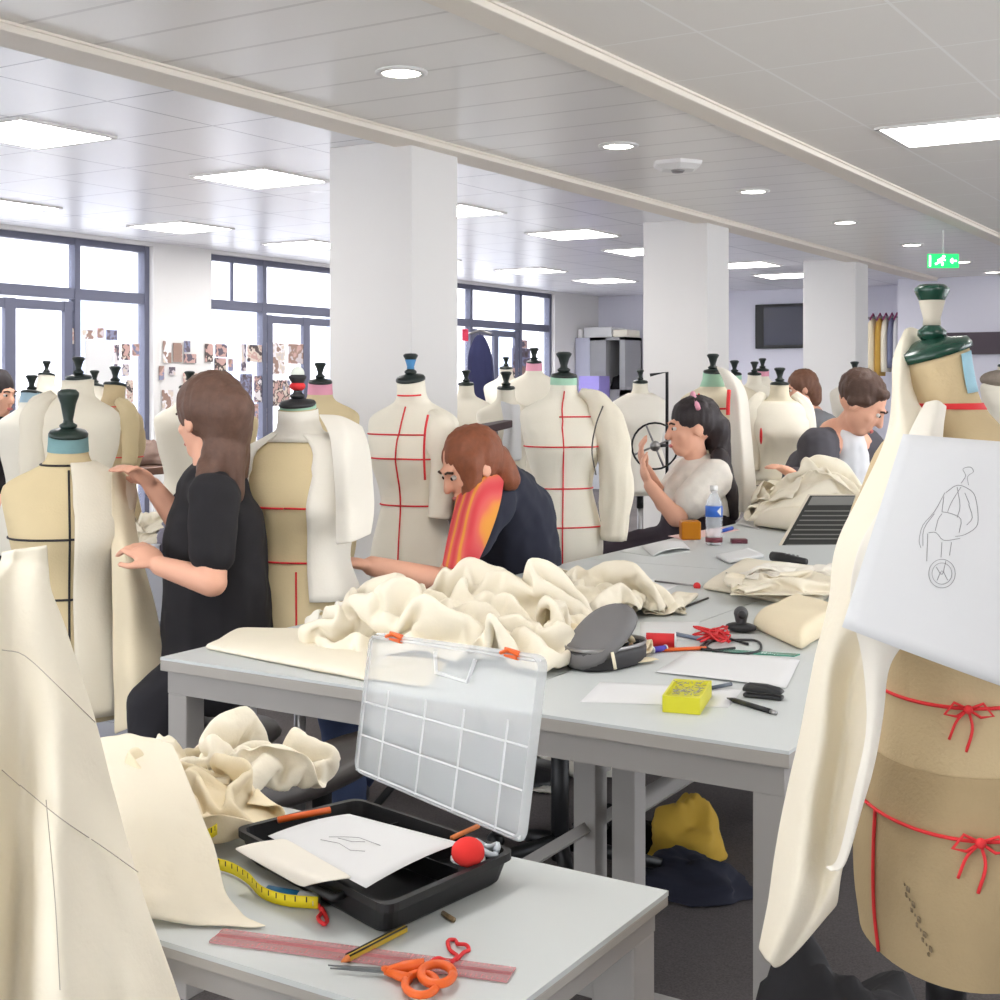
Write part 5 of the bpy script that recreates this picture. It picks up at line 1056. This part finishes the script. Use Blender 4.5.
# 5: standing person in a grey coat behind
k = 1.0; hp = J(801, 389, 9.0); nb, ch, pv = J(812, 412, 9.05), J(818, 445, 9.1), J(820, 520, 9.1)
sN, sF = J(826, 424, 8.9), J(804, 424, 9.2); eN, wN = J(838, 460, 8.85), J(822, 492, 8.75)
e, b_, H3, A_, f, r_, u = person('brown haired person in a grey coat standing behind the man in the cardigan', hp, -RT-FW*.1-UP*.25, k, [
    (pv, .14, ch, .125), (ch, .125, nb-UP*.03, .085), (nb-UP*.03, .055, hp-UP*.04, .05), (nb-UP*.03, .06, sN, .055), (nb-UP*.03, .06, sF, .055), (sN, .05, eN, .04), (eN, .04, wN, .03)], skin, None)
hand(b_, wN, -RT-UP*.3, UP, 1, k, .5); finish(e, b_, H3, A_, skin, k, .009)
gcoat = M('soft_grey_wool', (136, 138, 144), .95); garment(e, 'grey_coat', gcoat, [(pv-UP*.35, .2, pv, .18), (pv, .18, ch, .16), (ch, .16, nb-UP*.05, .1), (nb-UP*.03, .07, sN, .08), (sN, .08, eN, .07), (eN, .07, wN, .05), (nb-UP*.03, .07, sF, .075), (sF, .075, J(800, 465, 9.2), .065)], .013)
garment(e, 'trousers', darkpants, [(pv-RT*.08, .1, Vector((pv.x, pv.y, .08))-RT*.09, .06), (pv+RT*.08, .1, Vector((pv.x, pv.y, .08))+RT*.09, .06)], .014)
for sx in (-1, 1): MB().ell(Vector((pv.x, pv.y, .05))+RT*(.09*sx)-FW*.05, (.05, .13, .05), (RT, FW, UP)).build('shoe', black, e)
hairmesh(e, [('e', H3(0, -.025, .035), (.09, .108, .10), A_), ('c', H3(0, -.08, -.02), .06, H3(0, -.075, -.09), .05)], M('warm_brown_hair', (112, 76, 58), .6, 0, .3, 50, .5, 120), .011)
# 6: person at the left edge of the view
k = 1.0; hp = J(-3, 394, 6.9); nb, ch, pv = J(-10, 418, 6.9), J(-12, 455, 6.9), J(-12, 550, 6.9)
e, b_, H3, A_, f, r_, u = person('dark haired person cut off by the left edge of the view', hp, RT-FW*.4-UP*.2, k, [
    (pv, .14, ch, .125), (ch, .125, nb-UP*.03, .085), (nb-UP*.03, .055, hp-UP*.04, .05), (nb-UP*.03, .06, nb-UP*.06+FW*.18, .05), (nb-UP*.03, .06, nb-UP*.06-FW*.18, .05), (nb-UP*.06-FW*.18, .05, nb-UP*.33-FW*.2, .04), (nb-UP*.33-FW*.2, .04, nb-UP*.42-FW*.22+RT*.15, .03)], skin, None)
hand(b_, nb-UP*.42-FW*.22+RT*.15, RT, UP, 1, k, .5); finish(e, b_, H3, A_, skin, k, .009)
garment(e, 'dark_top', blackshirt, [(pv-UP*.02, .17, ch, .15), (ch, .15, nb-UP*.05, .10), (nb-UP*.05, .07, nb-UP*.06-FW*.18, .07), (nb-UP*.06-FW*.18, .07, nb-UP*.3-FW*.2, .06), (nb-UP*.05, .07, nb-UP*.06+FW*.18, .07)], .013)
garment(e, 'trousers', darkpants, [(pv-FW*.08, .11, Vector((pv.x, pv.y, .08))-FW*.09, .06), (pv+FW*.08, .11, Vector((pv.x, pv.y, .08))+FW*.09, .06)], .014)
for sx in (-1, 1): MB().ell(Vector((pv.x, pv.y, .05))+FW*(.09*sx)+RT*.05, (.13, .05, .05), (RT, FW, UP)).build('shoe', black, e)
hairmesh(e, [('e', H3(0, -.02, .04), (.088, .105, .095), A_), ('c', H3(0, -.08, 0), .06, H3(0, -.08, -.08), .05)], darkhair, .011)

# ------------------------------------------------------------------ things at the back
# grey drawer unit with sewing things behind the first person's hand
q = ad(174, 548, 4.6); X0, Y0 = q.x, q.y; zt = q.z; e = empty('drawer_unit', (X0, Y0, 0), 'grey metal drawer unit behind the hand of the person in black', 'drawer unit'); lg = M('light_grey_metal', (168, 168, 172), .5)
MB().bb(X0-.2, X0+.2, Y0-.2, Y0+.2, .03, zt).build('carcass', lg, e, smooth=False, bevel=.004)
for j in range(4):
    z = .06+j*(zt-.08)/4; d_ = MB().bb(X0-.19, X0+.19, Y0-.212, Y0-.2, z, z+(zt-.08)/4-.012).build('drawer', M('mid_grey_metal', (150, 150, 155), .5), e, smooth=False); MB().bb(X0-.05, X0+.05, Y0-.225, Y0-.212, z+.08, z+.092).build('handle', steel, d_, smooth=False)
cloth('w2', Vector((X0-.02, Y0, zt)), 1.1, (.5, .5, 1.0), 'muslin_heap', muslin, 'crumpled muslin on the grey drawer unit', mound=[(0, 0, .13, .10)])
bg = blob(Vector((X0+.12, Y0-.08, zt+.002)), .10, 'sewing_pouch', M('grey_violet_cloth', (112, 108, 120), .8, 0, .4, 30), 'dark patterned pouch on the grey drawer unit beside the muslin', 'pouch', 31, .3, (1.1, .7, 1.1))
for i, (c_, nm) in enumerate((((222, 190, 60), 'yellow'), ((120, 80, 170), 'violet'), ((220, 220, 225), 'white'))): tag(MB().lathe([(0, 0), (.016, 0), (.012, .006), (.012, .03), (.016, .036), (0, .036)], Vector((X0+.0+.045*i, Y0-.17, zt)), 14).build('thread_spool', M(nm+'_thread', c_, .7), None), '%s thread spool on the front of the grey drawer unit' % nm, 'spool')
# brown table along the windows
e = empty('sewing_table', (ad(230, 500, 8.3).x, ad(230, 500, 8.3).y, 0), 'brown wooden table along the window wall behind the long haired person', 'table'); bw = M('brown_wood', (120, 88, 74), .5, 0, .15, 6); c_ = ROOT[e]
MB().bb(c_.x-.3, c_.x+.3, c_.y-1.2, c_.y+1.2, .86, .90).build('tabletop', bw, e, smooth=False, bevel=.004)
for sx in (-1, 1):
    for sy in (-1, 1): MB().bb(c_.x+sx*.26-.025, c_.x+sx*.26+.025, c_.y+sy*1.14-.025, c_.y+sy*1.14+.025, 0, .86).build('leg', bw, e, smooth=False)
for i, (dy, r) in enumerate(((-.7, .16), (.1, .12), (.75, .15))): blob(Vector((c_.x, c_.y+dy, .902)), r, 'cloth_bundle', M(('taupe_cloth', 'grey_cloth', 'beige_cloth')[i], ((140, 118, 108), (170, 168, 172), (214, 204, 184))[i], .9), ('taupe', 'grey', 'beige')[i]+' cloth bundle on the brown table along the windows', 'cloth bundle', 40+i, .35, (1.1, 1.3, .8))
# dark pressing table by the near column
a, b_ = ad(456, 430, 7.0), ad(508, 420, 7.3); e = empty('ironing_board', (a.x, a.y, 0), 'narrow dark ironing board on steel legs right of the near column', 'ironing board')
u = (b_-a); w = u.cross(UP).normalized()*.09; MB().prism([a-w, b_-w*.4, b_+w*.4, a+w], UP*-.04).build('board', M('dark_brown', (70, 56, 58), .7), e, smooth=False, bevel=.006)
for t_ in (.1, .4, .75):
    p_ = a+u*t_; MB().tube([p_-UP*.04, Vector((p_.x, p_.y, 0))], .015, 8).build('leg', steel, e)
blob(Vector((ad(462, 470, 6.6).x, ad(462, 470, 6.6).y, .002)), .22, 'dark_stool_cover', M('dark_taupe', (84, 72, 72), .9), 'dark bulky machine cover under the ironing board', 'cover', 50, .2, (1.1, .9, 4.2))
# coat on a stand before the far window
p_ = ad(480, 334, 10.5); e = empty('coat_stand', (p_.x, p_.y, 0), 'thin steel coat stand carrying the navy coat before the far window', 'coat stand'); MB().tube([Vector((p_.x, p_.y, .03)), p_], .014, 8).build('pole', steel, e); MB().lathe([(0, 0), (.2, 0), (.19, .02), (.02, .04), (0, .04)], Vector((p_.x, p_.y, 0)), 20).build('base', steel, e); MB().tube([p_-RT*.09, p_+UP*.03, p_+RT*.09], .010, 6).build('hook', steel, e)
navyc = M('navy_coat', (40, 42, 76), .9, 0, .15, 8)
R_ = [[p_+RT*(w_*math.cos(2*PI*i/24)*(1+.12*math.sin(i*2.1))+dx)+FW*(-.07+w_*.45*math.sin(2*PI*i/24)*(1+.15*math.cos(i*1.7)))+UP*z for i in range(24)] for z, w_, dx in ((.0, .02, 0), (-.06, .06, 0), (-.18, .10, .0), (-.35, .10, .01), (-.5, .09, .02), (-.56, .06, .03))]
tag(MB().loft(R_).build('navy_coat', navyc, None, sub=1), 'navy blue coat hanging before the far window', 'coat')
# steel lockers in the far corner with boxes on top
zt = ony(600, 338, 16.1).z; x0 = ony(590, 340, 15.9).x; x1 = ony(625, 340, 15.9).x; e = empty('steel_cabinet', ((x0+x1)/2, 16.1, 0), 'grey steel cabinet with an open dark compartment in the far corner', 'cabinet'); lil = M('pale_steel', (188, 190, 206), .5); yb0, yb1 = 15.9, 16.4
x00 = max(XL+.02, x0-.75)
MB().bb(x00, x0-.005, yb0, yb1, .02, zt).build('carcass', lil, e, smooth=False); m_ = MB(); m_.bb(x0, x0+.24, yb0, yb1, .02, zt); m_.bb(x1-.08, x1, yb0, yb1, .02, zt); m_.bb(x0, x1, yb0, yb1, zt-.04, zt); m_.bb(x0, x1, yb1-.02, yb1, .02, zt); m_.bb(x0, x1, yb0, yb1, .02, 1.3); m_.build('open_bay', M('cabinet_grey', (150, 150, 152), .5), e, smooth=False)
MB().bb(x0+.24, x1-.08, yb1-.06, yb1-.03, 1.3, zt-.04).build('back_panel', M('dark_interior', (50, 48, 52), .8), e, smooth=False)
blob(Vector(((x0+x1)/2+.08, 16.1, 1.302)), .12, 'dark_bag', dark, 'dark bag inside the open compartment of the steel cabinet', 'bag', 60, .3, (1, 1, 1.5))
tag(MB().bb(x0+.02, x0+.32, yb0-.35, yb0-.05, .62, zt-.52).build('violet_box', M('violet_box', (150, 138, 206), .6), None, smooth=False), 'violet storage box in front of the steel cabinet', 'box')
e2 = empty('plinth', (x0+.17, yb0-.2, 0), 'low grey shelf unit under the violet box', 'shelf'); MB().bb(x0, x0+.34, yb0-.37, yb0-.03, 0, .618).build('body', lg, e2, smooth=False)
for i, (a0, a1, h, cc, lb) in enumerate(((-.55, -.15, .12, white, 'left long white'), (-.12, .30, .14, paper, 'middle white'), (.32, .62, .10, linen_white, 'right cream'))):
    tag(MB().bb(max(XL+.03, x0+a0), min(x0+a1, x1-.0), yb0+.05, yb1-.05, zt, zt+h).build('cardboard_box', cc, None, smooth=False, bevel=.01), lb+' box on top of the steel cabinet', 'box', 'boxes on the steel cabinet')
# screen on the back wall
a, b_ = ony(757, 305, YB), ony(806, 348, YB); e = empty('wall_screen', ((a.x+b_.x)/2, YB, b_.z), 'dark flat screen on the back wall between the columns', 'screen'); MB().bb(a.x, b_.x+.1, YB-.07, YB, b_.z, a.z).build('casing', black, e, smooth=False, bevel=.008)
MB().bb(a.x+.12, b_.x+.04, YB-.074, YB-.068, b_.z+.04, a.z-.04).build('display', M('screen_navy', (44, 46, 66), .25), e, smooth=False)
# garments on a rail in the recess
a = ony(866, 318, 16.0); b_ = ony(902, 312, 16.0); e = empty('garment_rail', ((a.x+b_.x)/2, 16.0, 0), 'steel garment rail in the recess beside the far column', 'garment rail'); m_ = MB(); zr = a.z; MB().tube([Vector((a.x-.1, 16, zr)), Vector((b_.x-.04, 16, zr))], .014, 8).build('bar', steel, e)
for xx in (a.x-.1, b_.x-.04): MB().tube([Vector((xx, 16, 0)), Vector((xx, 16, zr))], .014, 8).build('upright', steel, e)
for i, (px, bt, w_, cc, lb) in enumerate(((873, 374, .06, muslin_warm, 'cream jacket at the left end'), (880, 376, .05, M('mustard', (190, 150, 70), .9), 'mustard yellow garment'), (886, 372, .05, muslin, 'white blouse'), (892, 368, .045, M('slate_garment', (120, 124, 150), .9), 'slate blue garment'), (897, 366, .04, paper, 'white garment at the right end'))):
    p_ = ony(px, 318, 16.0); zb = ony(px, bt, 16.0).z; R_ = [[Vector((p_.x+ww*math.cos(2*PI*j/16)*(1+.2*math.sin(j*2)), 16.0+2.6*ww*math.sin(2*PI*j/16), z)) for j in range(16)] for z, ww in ((zr-.01, w_*.25), (zr-.06, w_*.7), (zr-.2, w_), (zb+.1, w_*1.05), (zb, w_*.95))]
    g_ = tag(MB().loft(R_).build('hanging_garment', cc, None), lb+' on the rail in the recess', 'garment', 'garments on the rail'); ROOT[g_] = g_.location.copy()
    MB().tube([Vector((p_.x, 16-.12, zr-.03)), Vector((p_.x, 16, zr+.05)), Vector((p_.x, 16.12, zr-.03))], .01, 6).build('hanger', M('magenta_hanger', (150, 60, 110), .5), g_)
# dark panel and fur at the right
a, b_ = ony(945, 333, YR), ony(1010, 354, YR); tag(MB().bb(a.x, b_.x+2, YR-.05, YR-.001, b_.z, a.z).build('wall_board', M('plum_board', (84, 74, 82), .7), None, smooth=False), 'long dark board on the far right wall behind the large form', 'board')
q = ad(998, 372, 10.0); g0 = Vector((q.x, q.y, 0)); FN = form(1004, 9.6, 366, 0, 'dress form with a grey brown fur collar at the right edge behind the large form', linen_white, s=.95)
MB().ell(FN.P(.70, 0)*.5+FN.P(.70, PI)*.5, (.17, .13, .07), (RT, FW, UP)).build('fur_collar', M('grey_fur', (150, 138, 126), .95, 0, .2, 40, .8, 60), FN.root)
# stand with a wheel behind the woman
a = ad(667, 372, 7.6); e = empty('wheel_stand', (a.x, a.y, 0), 'thin dark steel stand with a spoked hand wheel behind the woman in white', 'stand'); MB().tube([Vector((a.x, a.y, .02)), a, ad(650, 375, 7.6)], .010, 6).build('upright', black, e); MB().lathe([(0, 0), (.22, 0), (.2, .02), (0, .03)], Vector((a.x, a.y, 0)), 20).build('base', black, e)
c_ = ad(655, 446, 7.5); rr = .13; MB().tube([c_+RT*(rr*math.cos(t*.2618))+UP*(rr*math.sin(t*.2618)) for t in range(25)], .006, 6).build('wheel_rim', black, e)
m_ = MB(); 
for t in range(4): m_.tube([c_, c_+RT*(rr*math.cos(t*1.57+.4))+UP*(rr*math.sin(t*1.57+.4))], .006, 5)
m_.ell(c_, .03); m_.build('wheel_spokes', steel, e); MB().tube([c_, Vector((a.x, a.y, c_.z))], .010, 6).build('axle', black, e)
tag(MB().ell(ad(640, 425, 7.3), .018).build('blue_ball', M('blue_ball', (70, 70, 190), .5), None), 'small blue pin cushion ball near the spoked wheel', 'pin ball') if False else None
# pictures on the windows and the pier
pal = [(150, 122, 110), (196, 186, 190), (96, 86, 98), (226, 220, 222), (190, 154, 146), (128, 130, 156), (208, 194, 180), (78, 66, 66)]
def picmat(i):
    nm = 'picture_print_%d' % i
    if nm in MATS: return MATS[nm]
    m, N, L, b = nodes_mat(nm); tc = N.new('ShaderNodeTexCoord'); n1 = N.new('ShaderNodeTexNoise'); n1.inputs['Scale'].default_value = 4+i; n1.inputs['Detail'].default_value = 3; mp = N.new('ShaderNodeMapping'); mp.inputs['Location'].default_value = (i*3.1, i*1.7, i)
    L.new(tc.outputs['Object'], mp.inputs[0]); L.new(mp.outputs[0], n1.inputs['Vector']); rp = N.new('ShaderNodeValToRGB'); rp.color_ramp.interpolation = 'CONSTANT'; L.new(n1.outputs['Fac'], rp.inputs[0]); L.new(rp.outputs[0], b.inputs['Base Color']); b.inputs['Roughness'].default_value = .6
    cr_ = rp.color_ramp; cr_.elements[0].color = lin(pal[i % 8])+(1,); cr_.elements[1].position = .62; cr_.elements[1].color = lin(pal[(i*3+1) % 8])+(1,); q = cr_.elements.new(.45); q.color = lin(pal[(i*5+3) % 8])+(1,); q = cr_.elements.new(.54); q.color = lin(pal[(i*2+6) % 8])+(1,); return m
def pic(x0, y0, x1, y1, mat, label, X=None, group=None, name='pinned_picture', cat='picture'):
    X = X or XL+.012; a, b_, c_, d_ = onx(x0, y0, X), onx(x1, y0, X), onx(x1, y1, X), onx(x0, y1, X)
    c_.z = d_.z = (c_.z+d_.z)/2; a.z = b_.z = (a.z+b_.z)/2
    return tag(MB().prism([a, b_, c_, d_], (.004, 0, 0)).build(name, mat, None, smooth=False), label, cat, group)
pg, wg = 'pictures on the white pier', 'pictures taped to the middle window'
for i, (x0, y0, x1, y1, lb) in enumerate(((163, 341, 171, 363, 'dark narrow photo at the top left'), (173, 343, 182, 362, 'pale striped print at the top'), (184, 341, 190, 352, 'small framed portrait at the top'), (184, 354, 196, 363, 'wide pinkish print under the portrait'), (205, 344, 213, 362, 'dark tall photo at the top right'), (159, 366, 164, 380, 'slim grey print at the left'), (169, 367, 175, 375, 'small round dark picture'), (183, 373, 203, 394, 'large dark framed print in the middle'), (162, 390, 173, 412, 'tall portrait print at the lower left'))):
    pic(x0, y0, x1, y1, picmat(i), lb+' of the white pier between the left windows', None, pg)
for i, (x0, y0, x1, y1, lb) in enumerate(((215, 344, 227, 357, 'dark blue photo, upper left'), (214, 358, 226, 372, 'pink photo, left'), (228, 359, 233, 371, 'narrow lilac strip, left'), (241, 344, 246, 372, 'dark vertical strip, left of centre'), (247, 345, 264, 362, 'white print with dark figures, upper middle'), (266, 343, 285, 374, 'large brown photo, centre'), (288, 344, 304, 364, 'white print with scattered shapes, right'), (240, 374, 252, 398, 'grey portrait, lower left'), (254, 376, 266, 402, 'violet figure print, lower middle'), (268, 380, 290, 406, 'large brown portrait, lower right'), (243, 404, 258, 428, 'brown print, bottom left'), (262, 408, 272, 432, 'lilac print, bottom middle'))):
    pic(x0, y0, x1, y1, picmat(i+3), lb+' of the group taped to the middle window', XL-.07, wg)
pic(85, 340, 113, 396, paper, 'large blank white sheet taped to the left window', XL-.07, None, 'blank_sheet', 'paper')
for i, (x0, y0, x1, y1, lb) in enumerate(((69, 328, 80, 344, 'dark brown photo, top left'), (82, 330, 95, 339, 'black figure strip, top'), (97, 328, 104, 338, 'orange portrait, top'), (106, 330, 117, 340, 'pale print, top right'), (114, 344, 119, 366, 'orange narrow print, right of the blank sheet'), (121, 344, 130, 360, 'pale grey print, right'), (132, 344, 139, 356, 'small grey photo, far right'), (122, 364, 129, 376, 'red round print, lower right'), (126, 380, 133, 402, 'strip of little colour prints, bottom right'))):
    pic(x0, y0, x1, y1, picmat(i+7), lb+' of the group taped to the left window', XL-.07, 'pictures taped to the left window')
pic(462, 329, 468, 341, M('red_sticker', (230, 60, 90), .6), 'round red sticker on the far window glass', XL-.07, None, 'sticker', 'sticker')
for i, (x0, y0, x1, y1, lb) in enumerate(((512, 348, 530, 368, 'brown figure print, upper'), (520, 340, 527, 348, 'small dark print, top'), (508, 368, 520, 378, 'pale print, lower left'), (522, 366, 530, 380, 'dark narrow print, lower right'))):
    pic(x0, y0, x1, y1, picmat(i+2), lb+' of the prints taped to the far window', XL-.07, 'prints taped to the far window')

# ------------------------------------------------------------------ light
w = bpy.data.worlds.new('sky'); S.world = w; w.use_nodes = True; N = w.node_tree.nodes; L = w.node_tree.links
bgn = N['Background']; bgn.inputs[0].default_value = (.93, .96, 1, 1); bgn.inputs[1].default_value = 4.5
S.view_settings.view_transform = 'Standard'; S.view_settings.look = 'None'; S.view_settings.gamma = 1; S.view_settings.exposure = .6
S.cycles.max_bounces = 10; S.cycles.diffuse_bounces = 6; S.cycles.transparent_max_bounces = 16; S.cycles.sample_clamp_indirect = 6; S.cycles.caustics_reflective = False; S.cycles.caustics_refractive = False
